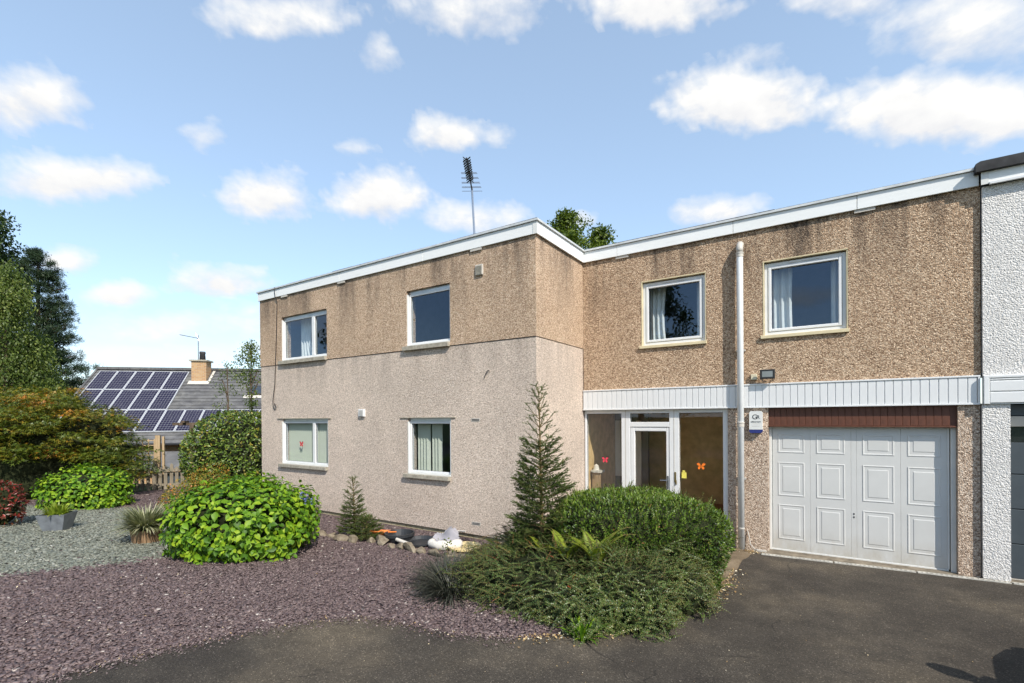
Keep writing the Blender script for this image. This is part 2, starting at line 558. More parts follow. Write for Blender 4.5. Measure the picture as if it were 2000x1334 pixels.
t.base(t.ramp(t.noise(c, 0.5, 6, 0.65), [(0.3, (0.035, 0.05, 0.015)), (0.7, (0.075, 0.095, 0.03))]), 0.95, 0.1)
t.bump(t.noise(c, 8, 5), 1.0, 0.05)


def mat_chip(name, stops):
    t = NT(name)
    at = t.add('Attribute', attribute_name='rnd')
    col = t.ramp(at.outputs['Fac'], stops)
    col = t.mix(1.0, col, t.ramp(t.noise(t.coord(), 60, 3), [(0.3, 0.8), (0.7, 1.2)]), 'MULTIPLY')
    t.base(col, 0.62, 0.4)
    return t.m


mat_chip('slate_purple', [(0.0, (0.050, 0.034, 0.034)), (0.35, (0.105, 0.073, 0.071)), (0.7, (0.155, 0.112, 0.107)), (0.93, (0.22, 0.17, 0.155)), (1.0, (0.42, 0.37, 0.33))])
mat_chip('slate_green', [(0.0, (0.075, 0.080, 0.062)), (0.35, (0.15, 0.16, 0.125)), (0.7, (0.22, 0.228, 0.185)), (0.93, (0.29, 0.29, 0.24)), (1.0, (0.46, 0.45, 0.39))])
mat_chip('debris', [(0.0, (0.10, 0.06, 0.025)), (0.4, (0.30, 0.19, 0.08)), (0.7, (0.50, 0.38, 0.19)), (1.0, (0.62, 0.56, 0.44))])

# ------------------------------------------------------------------ ground, drive, path
def axis(lo, hi, fine_lo, fine_hi, step, n=14):
    a = np.arange(fine_lo, fine_hi + 1e-6, step)
    l = fine_lo - np.geomspace(step, fine_lo - lo, n)[::-1]
    h = fine_hi + np.geomspace(step, hi - fine_hi, n)
    return np.concatenate([l, a, h])


gx = axis(-900, 900, -60, 12, 1.0); gy = axis(-900, 900, -4, 40, 1.0)
GX, GY = np.meshgrid(gx, gy)
GZ = terrain(GX, GY) - 0.03
nx, ny = len(gx), len(gy)
V = np.stack([GX, GY, GZ], -1).reshape(-1, 3)
ii = (np.arange(ny - 1)[:, None] * nx + np.arange(nx - 1)[None]).ravel()
struct('ground', mesh_np('ground', V, [np.stack([ii, ii + 1, ii + nx + 1, ii + nx], 1)], 'grass_soil', smooth=True), None)


def sheet(name, pts, mat, dz, step=0.5, smooth_h=gz):
    bm = bmesh.new()
    bm.faces.new([bm.verts.new((x, y, 0)) for x, y in pts])
    ys = [p[1] for p in pts]
    y = min(ys) + step
    while y < max(ys):
        bmesh.ops.bisect_plane(bm, geom=bm.verts[:] + bm.edges[:] + bm.faces[:], plane_co=(0, y, 0), plane_no=(0, 1, 0))
        y += step
    for v in bm.verts: v.co.z = float(gz(v.co.y)) + dz
    bmesh.ops.recalc_face_normals(bm, faces=bm.faces[:])
    if sum(f.normal.z for f in bm.faces) < 0: bmesh.ops.reverse_faces(bm, faces=bm.faces[:])
    me = bpy.data.meshes.new(name); bm.to_mesh(me); bm.free()
    me.materials.append(MATS[mat]); 
    return struct(name, me, None)


sheet('slate_bed', [(-18.2, 0.2), (-4.3, 0.2), (-0.9, 4.5), (-0.9, 7.9), (-4.3, 7.4), (-12.9, 7.4), (-13.2, 9.0), (-18.2, 9.0)], 'slate_bed_purple', 0.0)
DRIVE_EDGE = [(-5.3, -0.6), (-5.15, 0.6), (-5.08, 1.15), (-5.03, 1.59), (-4.93, 1.92), (-4.85, 2.23), (-4.7, 2.69), (-4.46, 3.13), (-4.22, 3.40), (-3.82, 3.56), (-3.3, 3.63), (-2.95, 3.72), (-2.52, 3.95), (-2.0, 4.42), (-1.6, 5.1), (-1.36, 5.81), (-1.14, 6.45), (-1.10, 7.2), (-1.07, 8.4), (-0.98, 8.86)]
# slight unevenness along the edge of the tarmac
edge = []
for a, b in zip(DRIVE_EDGE[:-1], DRIVE_EDGE[1:]):
    for k in range(4):
        s = k / 4
        x = a[0] + (b[0] - a[0]) * s; y = a[1] + (b[1] - a[1]) * s
        edge.append((x + rng.normal(0, 0.012), y + rng.normal(0, 0.012)))
edge.append(DRIVE_EDGE[-1])
sheet('driveway', [(7.5, -0.6)] + edge[::-1][:0] + [(-5.3, -0.6)] + edge[1:] + [(2.4, 9.06), (7.5, 9.3)], 'asphalt', 0.014)
sheet('path', [(-1.7, 6.2), (-1.05, 6.2), (-0.95, 9.02), (-4.1, 9.10), (-4.1, 7.6), (-1.75, 7.6)], 'path_concrete', 0.007)
sheet('driveway_road', [(7.5, -0.6), (-5.3, -0.6), (-30, -3), (-30, -9), (30, -9), (30, -3)], 'asphalt', 0.014)

# ------------------------------------------------------------------ the house
YG, YL, XR, XW = 9.16, 7.236, -4.163, -12.69
XN = 1.845            # where the neighbour's wall starts
DY = 9.30             # garage door plane
house = empty('house', (XR, YG, 0), 'two storey flat roofed house in tan and pink roughcast with white fascia', 'house')


def wall_open(x0, x1, z0, z1, opens, Y, thick, bottom_lip=True):
    """front face with rectangular openings (x0,x1,z0,z1), reveals going back to Y+thick"""
    mb = MB()
    xs = sorted({x0, x1, *[o[0] for o in opens], *[o[1] for o in opens]})
    zs = sorted({z0, z1, *[o[2] for o in opens], *[o[3] for o in opens]})
    for i in range(len(xs) - 1):
        for j in range(len(zs) - 1):
            cx, cz = (xs[i] + xs[i + 1]) / 2, (zs[j] + zs[j + 1]) / 2
            if any(o[0] < cx < o[1] and o[2] < cz < o[3] for o in opens): continue
            mb.poly([(xs[i], Y, zs[j]), (xs[i + 1], Y, zs[j]), (xs[i + 1], Y, zs[j + 1]), (xs[i], Y, zs[j + 1])])
    B = Y + thick
    for a, b, c, d in opens + [(x0, x1, z0, z1)]:
        mb.poly([(a, Y, c), (a, B, c), (a, B, d), (a, Y, d)])
        mb.poly([(b, Y, c), (b, Y, d), (b, B, d), (b, B, c)])
        mb.poly([(a, Y, d), (a, B, d), (b, B, d), (b, Y, d)])
        mb.poly([(a, Y, c), (b, Y, c), (b, B, c), (a, B, c)])
    return mb


W1 = (-11.71, -9.868, 3.775, 4.905); W2 = (-7.247, -6.078, 3.77, 4.921)
W3 = (-11.735, -9.868, 1.14, 2.295); W4 = (-7.247, -6.09, 1.14, 2.293)
G1 = (-2.93, -1.752, 3.635, 4.885); G2 = (-0.845, 0.338, 3.632, 4.896)
BAND = 3.69
part('wall', wall_open(XW, XR, 0.09, BAND, [W3, W4], YL, 0.25), 'pink_roughcast', house, label='pink grey roughcast lower wall')
part('wall', wall_open(XW - 0.012, XR + 0.012, BAND + 0.012, 5.5, [W1, W2], YL - 0.014, 0.26), 'tan_roughcast', house, label='tan roughcast upper wall')
# return wall beside the entrance, end wall, back wall
part('wall', MB().poly([(XR, YL + 0.25, 0.09), (XR, YG + 0.3, 0.09), (XR, YG + 0.3, BAND), (XR, YL + 0.25, BAND)]), 'pink_roughcast', house)
part('base_course', MB().box(XR - 0.2, XR - 0.03, YL + 0.08, YG + 0.02, -0.2, 0.095), 'plinth_block', house)
part('wall', MB().box(XR - 0.2, XR + 0.012, YL + 0.246, YG + 0.02, BAND + 0.012, 5.499), 'tan_roughcast', house)
part('wall', MB().poly([(XW, 13.5, 0), (XW, YL, 0), (XW, YL, 5.5), (XW, 13.5, 5.5)]), 'pink_roughcast', house)
part('wall', MB().poly([(XN, 13.5, 0), (XW, 13.5, 0), (XW, 13.5, 5.5), (XN, 13.5, 5.5)]), 'pink_roughcast', house)
part('band_groove', MB().box(XW + 0.01, XR - 0.01, YL + 0.012, YL + 0.2, BAND - 0.002, BAND + 0.02), 'dark_gap', house)
# garage wing
part('wall', wall_open(XR + 0.016, XN, 2.82, 5.5, [G1, G2], YG, 0.26), 'brown_roughcast', house, label='brown pebble dashed upper wall of the garage wing')
pl = MB()
pl.box(-1.405, -0.775, YG, YG + 0.32, -0.05, 2.44)
part('pier', pl, 'pier_roughcast', house)
part('pier', MB().box(1.605, XN - 0.008, YG, YG + 0.32, -0.05, 2.44), 'pier_roughcast', house)
# plinth of blocks under the overhanging render, each block its own piece
plinth = part('plinth', MB().box(XW + 0.06, XR - 0.02, YL + 0.055, YL + 0.2, -0.3, 0.085), 'dark_gap', house)
x = XW + 0.06
blk = None
while x < XR - 0.1:
    w = min(0.44, XR - 0.03 - x)
    part('block', MB().cbox(x, x + w - 0.008, YL + 0.035 + random.uniform(0, .006), YL + 0.08, -0.28, 0.07, 0.004), 'plinth_block', plinth)
    x += w

# flat roof, fascia boards and drip edge
part('roof', MB().box(XW - 0.02, XR + 0.02, YL - 0.02, 13.6, 5.50, 5.655).box(XR + 0.02, XN, YG - 0.02, 13.6, 5.50, 5.655), 'roof_felt', house)
FB, FT = 5.452, 5.662


def fascia(x0, x1, Y):
    f = part('fascia', MB().cbox(x0, x1, Y - 0.05, Y - 0.02, FB, FT, 0.003), 'white_fascia', house)
    return f


for a, b in ((XW - 0.04, -11.905), (-11.898, -9.35), (-9.343, -6.75), (-6.743, XR + 0.06)):
    fascia(a, b, YL)
for a, b in ((XR + 0.066, -3.40), (-3.393, -1.3), (-1.293, 0.45), (0.457, XN - 0.02)):
    fascia(a, b, YG)
part('fascia', MB().box(XR + 0.03, XR + 0.06, YL - 0.018, YG - 0.05, FB, FT), 'white_fascia', house)
part('corner_cover', MB().box(XR - 0.02, XR + 0.066, YL - 0.057, YL - 0.0505, FB - 0.004, FT), 'white_paint', house)
drip = MB()
drip.box(XW - 0.07, XR + 0.09, YL - 0.08, YL + 0.15, 5.666, 5.70)
drip.box(XR - 0.15, XR + 0.0895, YL + 0.15, YG - 0.081, 5.666, 5.70)
drip.box(XR - 0.14, XN - 0.05, YG - 0.08, YG + 0.15, 5.666, 5.70)
part('drip_edge', drip, 'drip_metal', house)
for x0, x1, Y in ((XW - 0.06, XR + 0.08, YL), (XR - 0.1, XN - 0.06, YG)):
    x = x0; felt = MB()
    while x < x1 - 0.3:
        w = random.uniform(0.4, 1.4)
        h = random.uniform(0.004, 0.016)
        felt.box(x, min(x1, x + w) - 0.01, Y - 0.07, Y + 0.12, 5.7005, 5.7005 + h)
        x += w
    part('felt_edge', felt, 'roof_felt', house, kind='stuff')
# grey ventilators under the fascia
for x, Y in ((-11.55, YL - 0.014), (-9.3, YL - 0.014), (-5.42, YL - 0.014), (-3.3, YG), (0.55, YG)):
    part('eaves_vent', MB().box(x - 0.13, x + 0.13, Y - 0.03, Y + 0.01, 5.405, 5.4505), 'vent_grey', house)


def glazed(parent, x0, x1, z0, z1, Yf, fw, fd, mat, bars=(), name='window', glass='window_glass'):
    """frame of width fw and depth fd at Yf with vertical bars; pane(s) as children"""
    mb = MB()
    mb.cbox(x0, x0 + fw, Yf, Yf + fd, z0, z1, 0.006).cbox(x1 - fw, x1, Yf, Yf + fd, z0, z1, 0.006)
    mb.cbox(x0 + fw - 0.004, x1 - fw + 0.004, Yf + 0.002, Yf + fd, z0, z0 + fw, 0.006).cbox(x0 + fw - 0.004, x1 - fw + 0.004, Yf + 0.002, Yf + fd, z1 - fw, z1, 0.006)
    w = part(name, mb, mat, parent)
    for b0, b1 in bars:
        part('mullion', MB().cbox(b0, b1, Yf - 0.006, Yf + fd, z0 + fw - 0.003, z1 - fw + 0.003, 0.006), mat, w)
    cuts = [x0 + fw] + [c for b in bars for c in b] + [x1 - fw]
    for k in range(0, len(cuts), 2):
        a, b = cuts[k] - 0.008, cuts[k + 1] + 0.008
        yy = Yf + fd * 0.55 + 0.006 * (k // 2)
        part('pane', MB().poly([(a, yy, z0 + fw - 0.008), (b, yy, z0 + fw - 0.008), (b, yy, z1 - fw + 0.008), (a, yy, z1 - fw + 0.008)]), glass, w)
        # gasket line round the pane
        g = MB(); q = 0.007; A, B, C, D = cuts[k] - 0.002, cuts[k + 1] + 0.002, z0 + fw - 0.002, z1 - fw + 0.002
        g.box(A, A + q, yy - 0.012, yy - 0.002, C, D).box(B - q, B, yy - 0.012, yy - 0.002, C, D).box(A + q, B - q, yy - 0.012, yy - 0.002, C, C + q).box(A + q, B - q, yy - 0.012, yy - 0.002, D - q, D)
        part('gasket', g, 'black_plastic', w)
    return w


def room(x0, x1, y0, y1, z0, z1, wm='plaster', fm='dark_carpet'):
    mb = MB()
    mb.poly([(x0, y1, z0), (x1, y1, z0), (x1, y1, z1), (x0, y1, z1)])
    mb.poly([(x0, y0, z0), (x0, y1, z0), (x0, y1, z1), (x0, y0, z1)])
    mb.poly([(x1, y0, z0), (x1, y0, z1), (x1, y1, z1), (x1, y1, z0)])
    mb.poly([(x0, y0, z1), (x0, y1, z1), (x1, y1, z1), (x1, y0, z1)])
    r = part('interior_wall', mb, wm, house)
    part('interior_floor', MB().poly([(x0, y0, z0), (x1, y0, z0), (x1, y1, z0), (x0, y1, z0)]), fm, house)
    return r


for (x0, x1, z0, z1), bars in ((W1, [(-10.522, -10.415)]), (W2, []), (W3, [(-10.517, -10.418)]), (W4, [])):
    up = z0 > 3
    Yf = YL + 0.045
    # painted reveal lining, ventilator head and stone sill
    hd = 0.07
    w = glazed(house, x0 + 0.02, x1 - 0.02, z0 + 0.035, z1 - hd, Yf, 0.045, 0.06, 'upvc', bars)
    part('head_vent', MB().box(x0 + 0.005, x1 - 0.005, Yf + 0.01, Yf + 0.07, z1 - hd + 0.002, z1 - 0.002), 'aluminium', w)
    part('lining', MB().box(x0 + 0.001, x0 + 0.02, YL - 0.006, Yf + 0.05, z0 + 0.01, z1 - hd), 'white_paint', w)
    part('lining', MB().box(x1 - 0.02, x1 - 0.001, YL + 0.004, Yf + 0.05, z0 + 0.01, z1 - hd), 'white_paint', w)
    part('sill_board', MB().box(x0 + 0.02, x1 - 0.02, YL - 0.012, Yf + 0.05, z0 + 0.006, z0 + 0.034), 'white_paint', w)
    s = 0.085 if up else 0.075
    part('sill', MB().cbox(x0 - 0.085, x1 - 0.01, YL - 0.075, YL + 0.24, z0 - s, z0 + 0.004, 0.005), 'sill_concrete', w)
    if not up:
        part('lintel_drip', MB().box(x0 - 0.20, x1 + 0.125, YL - 0.022, YL + 0.01, z1 + 0.0005, z1 + 0.016), 'sill_concrete', w)
    room(x0 - 0.55, x1 + 0.55, YL + 0.26, YL + 3.2, 3.0 if up else 0.1, 5.45 if up else 2.55)
for (x0, x1, z0, z1) in (G1, G2):
    Yf = YG + 0.055
    w = glazed(house, x0 + 0.018, x1 - 0.018, z0 + 0.018, z1 - 0.035, Yf, 0.055, 0.07, 'upvc')
    # opening sash inside the frame
    sx0, sx1, sz0, sz1 = x0 + 0.075, x1 - 0.075, z0 + 0.075, z1 - 0.092
    sb = MB(); q = 0.048
    sb.cbox(sx0, sx0 + q, Yf - 0.012, Yf + 0.035, sz0, sz1, 0.008).cbox(sx1 - q, sx1, Yf - 0.012, Yf + 0.035, sz0, sz1, 0.008)
    sb.cbox(sx0 + q - .004, sx1 - q + .004, Yf - 0.010, Yf + 0.035, sz0, sz0 + q, 0.008).cbox(sx0 + q - .004, sx1 - q + .004, Yf - 0.010, Yf + 0.035, sz1 - q, sz1, 0.008)
    part('sash', sb, 'upvc', w)
    part('trickle_vent', MB().cbox((x0 + x1) / 2 - 0.22, (x0 + x1) / 2 + 0.22, Yf - 0.012, Yf + 0.002, z1 - 0.075, z1 - 0.05, 0.004), 'upvc', w)
    tr = MB()
    tr.box(x0 + 0.001, x0 + 0.018, YG - 0.006, Yf + 0.06, z0 + 0.012, z1 - 0.02).box(x1 - 0.018, x1 - 0.001, YG + 0.004, Yf + 0.06, z0 + 0.012, z1 - 0.02).box(x0 + 0.001, x1 - 0.001, YG - 0.008, Yf + 0.06, z1 - 0.018, z1 - 0.001)
    part('trim', tr, 'cream_trim', w)
    part('sill', MB().cbox(x0 - 0.035, x1 + 0.012, YG - 0.045, YG + 0.2, z0 - 0.045, z0 + 0.01, 0.005), 'cream_trim', w)
    room(x0 - 0.6, x1 + 0.6, YG + 0.27, YG + 3.2, 2.9, 5.45)

# white vertical boards over the entrance and the garage
CB, CT, CYF = 2.428, 2.822, YG - 0.035
clad = part('cladding', MB().box(XR + 0.016, XN - 0.045, CYF + 0.012, YG + 0.02, CB + 0.02, CT - 0.012), 'upvc', house)
part('cladding_trim', MB().cbox(XR + 0.016, XN - 0.012, CYF - 0.012, YG + 0.018, CT - 0.013, CT + 0.012, 0.004), 'upvc', clad)
part('cladding_trim', MB().cbox(XR + 0.016, XN - 0.012, CYF - 0.014, YG + 0.018, CB - 0.004, CB + 0.022, 0.004), 'upvc', clad)
bw = 0.1026
bmesh_ = MB().cbox(0.004, bw - 0.006, 0, 0.018, CB + 0.022, CT - 0.013, 0.004).mesh('board', 'upvc')
x = XR + 0.018
while x + bw < XN - 0.03:
    o = part('board', bmesh_, None, clad)
    o.location = (x - XR, CYF - YG, 0)
    x += bw
part('corner_strip', MB().cbox(x, XN - 0.014, CYF - 0.010, YG + 0.01, CB, CT, 0.004), 'upvc', clad)

# entrance screen
EY = YG + 0.045
ent = part('entrance_screen', MB()
           .cbox(-4.150, -4.105, EY, EY + 0.09, 0.0, 2.425, .006).cbox(-3.362, -3.185, EY, EY + 0.09, 0.0, 2.425, .006)
           .cbox(-2.428, -2.25, EY, EY + 0.09, 0.0, 2.425, .006).cbox(-1.492, -1.407, EY, EY + 0.09, 0.0, 2.425, .006)
           .cbox(-4.106, -3.36, EY + .002, EY + 0.09, 2.355, 2.425, .006).cbox(-3.187, -2.426, EY + .002, EY + 0.09, 2.355, 2.425, .006)
           .cbox(-2.252, -1.49, EY + .002, EY + 0.09, 2.355, 2.425, .006)
           .cbox(-4.106, -3.36, EY + .002, EY + 0.09, 0.0, 0.12, .006).cbox(-2.252, -1.49, EY + .002, EY + 0.09, 0.0, 0.12, .006)
           .cbox(-3.187, -2.426, EY + .002, EY + 0.09, 2.09, 2.185, .006).cbox(-2.2, -1.42, EY - 0.05, EY + 0.001, -0.02, 0.035, .006), 'upvc', house)
for x in (-3.275, -2.34):
    part('frame_joint', MB().box(x - 0.006, x + 0.006, EY - 0.004, EY + 0.002, 0.02, 2.42), 'vent_grey', ent)
for a, b, c, d in ((-4.108, -3.358, 0.115, 2.36), (-2.254, -1.488, 0.115, 2.36), (-3.19, -2.424, 2.18, 2.36)):
    part('pane', MB().poly([(a, EY + 0.05, c), (b, EY + 0.05, c), (b, EY + 0.05, d), (a, EY + 0.05, d)]), 'hall_glass', ent)
    g = MB(); q = 0.008
    g.box(a + .001, a + q, EY + .036, EY + .046, c, d).box(b - q, b - .001, EY + .036, EY + .046, c, d).box(a + q, b - q, EY + .036, EY + .046, d - q - .006, d - .005)
    part('gasket', g, 'black_plastic', ent)
dx0, dx1, dz0, dz1 = -3.18, -2.432, 0.02, 2.082
door = part('front_door', MB().cbox(dx0, dx0 + 0.085, EY + 0.012, EY + 0.075, dz0, dz1, .01).cbox(dx1 - 0.06, dx1, EY + 0.012, EY + 0.075, dz0, dz1, .01)
            .cbox(dx0 + 0.08, dx1 - 0.055, EY + 0.014, EY + 0.075, dz1 - 0.075, dz1, .01).cbox(dx0 + 0.08, dx1 - 0.055, EY + 0.014, EY + 0.075, dz0, dz0 + 0.16, .01), 'upvc', house)
part('pane', MB().poly([(dx0 + .08, EY + .05, .17), (dx1 - .055, EY + .05, .17), (dx1 - .055, EY + .05, 2.015), (dx0 + .08, EY + .05, 2.015)]), 'hall_glass', door)
hx = dx1 - 0.03
hb = MB().box(hx - 0.016, hx + 0.016, EY - 0.002, EY + 0.013, 0.93, 1.17)
part('handle', hb.tube([(hx, EY - 0.002, 1.09), (hx, EY - 0.05, 1.09), (hx - 0.13, EY - 0.052, 1.085)], 0.011, 8), 'steel', door)
part('lock', MB().lathe([(0.0, 0), (0.012, 0), (0.012, 0.01), (0, 0.01)], 0, 0, 10), 'steel', door)
bpy.data.objects['lock'].rotation_euler = (math.pi / 2, 0, 0); bpy.data.objects['lock'].location = (hx - XR, EY - 0.003 - YG, 0.98)
part('latch_plate', MB().box(-2.335, -2.305, EY - 0.012, EY - 0.001, 1.06, 1.25).box(-2.315, -2.295, EY - 0.02, EY - 0.001, 1.02, 1.10), 'brass', ent)

# hall behind the entrance
hall = room(XR + 0.02, -1.41, EY + 0.1, 11.6, 0.0, 2.6, 'hall_panel', 'hall_wood')
part('skirting', MB().box(-2.6, -1.45, 11.5, 11.59, 0.0, 0.32), 'hall_wood', house)
part('inner_wall', MB().box(XR + 0.03, -3.35, 10.9, 11.0, 0.0, 2.55), 'plaster', house)
part('inner_door_frame', MB().box(-3.62, -3.5, 10.86, 10.899, 0.0, 2.2).box(-4.12, -3.9, 10.86, 10.899, 0.9, 2.2), 'white_paint', house)

# garage opening: brown boards, lip, frame, door
soff = part('garage_header', MB().box(-0.775, 1.605, 9.212, YG + 0.3, 2.125, 2.44), 'brown_board', house)
bb = MB().cbox(0.002, 0.0875, 0, 0.012, 2.13, 2.435, 0.003).mesh('board', 'brown_board')
x = -0.772
while x + 0.088 < 1.603:
    o = part('board', bb, None, soff); o.location = (x - XR, 9.2 - YG, 0); x += 0.0885
part('lip', MB().cbox(-0.774, 1.604, YG + 0.012, 9.3, 2.105, 2.128, 0.004), 'brown_board', soff)
part('garage_frame', MB().cbox(-0.774, -0.735, DY - 0.03, DY + 0.06, -0.02, 2.105, .004).cbox(1.545, 1.604, DY - 0.04, DY + 0.06, -0.02, 2.105, .004).cbox(-0.735, 1.545, DY - 0.015, DY + 0.06, 2.09, 2.106, .004), 'white_paint', house)
gd = part('garage_door', MB().box(-0.733, 1.52, DY + 0.014, DY + 0.05, 0.015, 2.09), 'door_paint', house, label='white panelled up and over garage door')
for a, b in ((-0.722, -0.181), (-0.179, 0.367), (0.369, 0.438), (0.440, 0.981), (0.983, 1.512)):
    part('door_leaf', MB().cbox(a, b, DY, DY + 0.02, 0.045, 2.085, 0.002), 'door_paint', gd)
part('bottom_rail', MB().cbox(-0.733, 1.525, DY - 0.012, DY + 0.02, 0.005, 0.042, .004), 'white_paint', gd)
part('edge_rail', MB().cbox(1.5125, 1.535, DY - 0.008, DY + 0.02, 0.043, 2.088, .003), 'white_paint', gd)


def raised_panel(a, b, c, d):
    """moulded panel: outer bead, sunk field, raised centre"""
    y = DY
    mb = MB()

    def ring(i0, y0, i1, y1):
        p = [(a + i0, y0, c + i0), (b - i0, y0, c + i0), (b - i0, y0, d - i0), (a + i0, y0, d - i0)]
        q = [(a + i1, y1, c + i1), (b - i1, y1, c + i1), (b - i1, y1, d - i1), (a + i1, y1, d - i1)]
        for k in range(4):
            j = (k + 1) % 4
            mb.poly([p[k], p[j], q[j], q[k]])
    ring(0, y - 0.0005, 0.006, y - 0.0065); ring(0.006, y - 0.0065, 0.014, y - 0.0065); ring(0.014, y - 0.0065, 0.028, y - 0.001)
    ring(0.028, y - 0.001, 0.066, y - 0.001); ring(0.066, y - 0.001, 0.074, y - 0.006)
    i = 0.074
    mb.poly([(a + i, y - .006, c + i), (b - i, y - .006, c + i), (b - i, y - .006, d - i), (a + i, y - .006, d - i)])
    return mb


for a, b in ((-0.644, -0.260), (-0.096, 0.289), (0.514, 0.906), (1.061, 1.444)):
    for c, d in ((0.212, 0.797), (0.942, 1.508), (1.667, 1.985)):
        part('raised_panel', raised_panel(a, b, c, d), 'door_paint', gd)
part('keyhole', MB().box(0.396, 0.412, DY - 0.004, DY + .001, 0.72, 0.745).box(0.396, 0.412, DY - 0.004, DY + .001, 0.67, 0.695), 'black_plastic', gd)

# soil pipe
PX, PY = -1.183, YG - 0.115
pipe = part('downpipe', MB().tube([(PX, PY, 0.02), (PX, PY, 5.12), (PX, PY + 0.012, 5.18), (PX, PY + 0.05, 5.225), (PX, PY + 0.13, 5.235)], 0.052, 16), 'pipe_white', house, smooth=True)
for z0, z1, r in ((5.0, 5.085, .058), (5.055, 5.08, .064), (2.10, 2.175, .057), (2.165, 2.19, .064), (0.36, 0.385, .056)):
    part('pipe_collar', MB().lathe([(0.05, z0), (r, z0 + .004), (r, z1 - .004), (0.05, z1)], PX, PY, 16), 'pipe_grey', pipe, smooth=False)
part('pipe_bend', MB().tube([(PX, PY, 5.08), (PX, PY, 5.14), (PX, PY + 0.014, 5.19), (PX, PY + 0.055, 5.235), (PX, PY + 0.13, 5.24)], 0.056, 16), 'pipe_grey', pipe, smooth=True)
part('pipe_bracket', MB().box(PX - 0.07, PX + 0.07, PY + 0.04, YG + 0.01, 3.4, 3.43).box(PX - 0.07, PX + 0.07, PY + 0.04, YG + 0.01, 1.2, 1.23), 'pipe_grey', pipe)

# wall ventilators of the left block
v = part('wall_vent', MB().cbox(-5.435, -5.268, YL - 0.05, YL, 4.94, 5.135, .006), 'vent_grey', house)
for k in range(7): part('louvre', MB().box(-5.42, -5.283, YL - 0.056, YL - 0.049, 4.955 + k * .024, 4.967 + k * .024), 'sill_concrete', v)
v = part('wall_vent', MB().cbox(-8.73, -8.55, YL - 0.05, YL, 2.335, 2.50, .006), 'upvc', house)
for k in range(6): part('louvre', MB().box(-8.70, -8.58, YL - 0.056, YL - 0.049, 2.352 + k * .022, 2.362 + k * .022), 'vent_grey', v)
for z in (2.252, 0.30):
    v = part('air_brick', MB().box(-5.585, -5.385, YL - 0.004, YL + .02, z - .03, z + .03), 'vent_grey', house)
    for k in range(2): part('slot', MB().box(-5.57, -5.40, YL - 0.0065, YL - .003, z - .018 + k * .022, z - .006 + k * .022), 'dark_gap', v)
single('wall_hook', MB().tube([(-5.165, YL, 3.16), (-5.168, YL - .03, 3.162), (-5.20, YL - .035, 3.13), (-5.272, YL - .012, 3.03)], 0.008, 6), 'black_plastic', 'bent black hook stuck in the pink wall near the corner', 'hook', (-5.2, YL, 3.1))

# garage threshold and drain channel
ap = MB()
ap.poly([(-0.97, 8.90, 0.018), (2.5, 9.10, 0.018), (2.5, 9.5, 0.02), (-0.97, 9.5, 0.02)])
ap.poly([(-0.97, 8.90, -0.02), (2.5, 9.10, -0.02), (2.5, 9.10, 0.018), (-0.97, 8.90, 0.018)])
struct('threshold_slab', ap, 'slab_concrete')
drain = empty('drain_channel', (-0.86, 8.87, 0.0), 'narrow slotted drain channel set in the tarmac before the garage', 'drain', rz=math.atan2(0.21, 3.1))
nsec = 4
for s in range(nsec):
    L = 0.98
    mb = MB(); mb.box(s * 1.0, s * 1.0 + L, -0.035, -0.022, -0.02, 0.028).box(s * 1.0, s * 1.0 + L, 0.022, 0.035, -0.02, 0.028)
    g = part('grating', mb, 'drain_plastic', drain)
    part('channel', MB().box(s * 1.0, s * 1.0 + L, -0.0215, 0.0215, -0.02, 0.004), 'dark_gap', g)  # channel bottom coloured dark, standing in for shade between the bars
    br = MB()
    for k in range(18):
        x = s * 1.0 + 0.008 + k * L / 18
        br.box(x, x + 0.026, -0.0215, 0.0215, 0.012, 0.026)
    part('grating_bars', br, 'drain_plastic', g)

# ------------------------------------------------------------------ neighbour on the right
nb = empty('neighbour_house', (XN, YG, 0), 'white roughcast house adjoining on the right with dark grey garage door', 'house')
NY = YG - 0.05
part('wall', wall_open(XN + 0.012, 8.6, 2.81, 5.42, [], NY, 0.3), 'white_roughcast', nb)
part('pier', MB().box(XN + 0.004, 2.125, NY - 0.005, NY + 0.35, 0.03, 2.44), 'white_roughcast', nb)
part('wall', MB().box(4.7, 8.6, NY - 0.004, NY + 0.35, 0.0, 2.44), 'white_roughcast', nb)
part('roof', MB().box(XN, 8.7, NY, 13.6, 5.42, 5.62), 'roof_felt', nb)
part('fascia', MB().cbox(XN + 0.01, 8.65, NY - 0.06, NY - 0.03, 5.44, 5.60, .003), 'white_fascia', nb)
part('fascia_rail', MB().cbox(XN + 0.07, 8.65, NY - 0.085, NY - 0.055, 5.415, 5.45, .003), 'upvc', nb)
part('joint_cover', MB().box(XN - 0.012, XN + 0.065, NY - 0.068, NY - 0.0605, 5.43, 5.60), 'white_paint', nb)
part('felt_edge', MB().prism([(XN - 0.075, 5.60), (XN - 0.075, 5.71), (XN - .03, 5.735), (8.7, 5.735), (8.7, 5.60)], NY - 0.125, NY + 0.3), 'roof_felt', nb)
cl = part('cladding', MB().box(XN + 0.008, 8.6, NY - 0.03, NY + .02, 2.43, 2.815), 'upvc', nb)
part('board', MB().cbox(XN + 0.07, 8.6, NY - 0.05, NY - .03, 2.445, 2.592, .008), 'upvc', cl)
part('board', MB().cbox(XN + 0.07, 8.6, NY - 0.05, NY - .03, 2.603, 2.745, .008), 'upvc', cl)
part('board', MB().cbox(XN + 0.07, 8.6, NY - 0.05, NY - .03, 2.757, 2.775, .006), 'upvc', cl)
part('trim', MB().cbox(XN + 0.008, 8.6, NY - 0.056, NY - .0, 2.785, 2.822, .006).cbox(XN + 0.008, XN + 0.066, NY - 0.058, NY - .0, 2.43, 2.79, .006), 'upvc', cl)
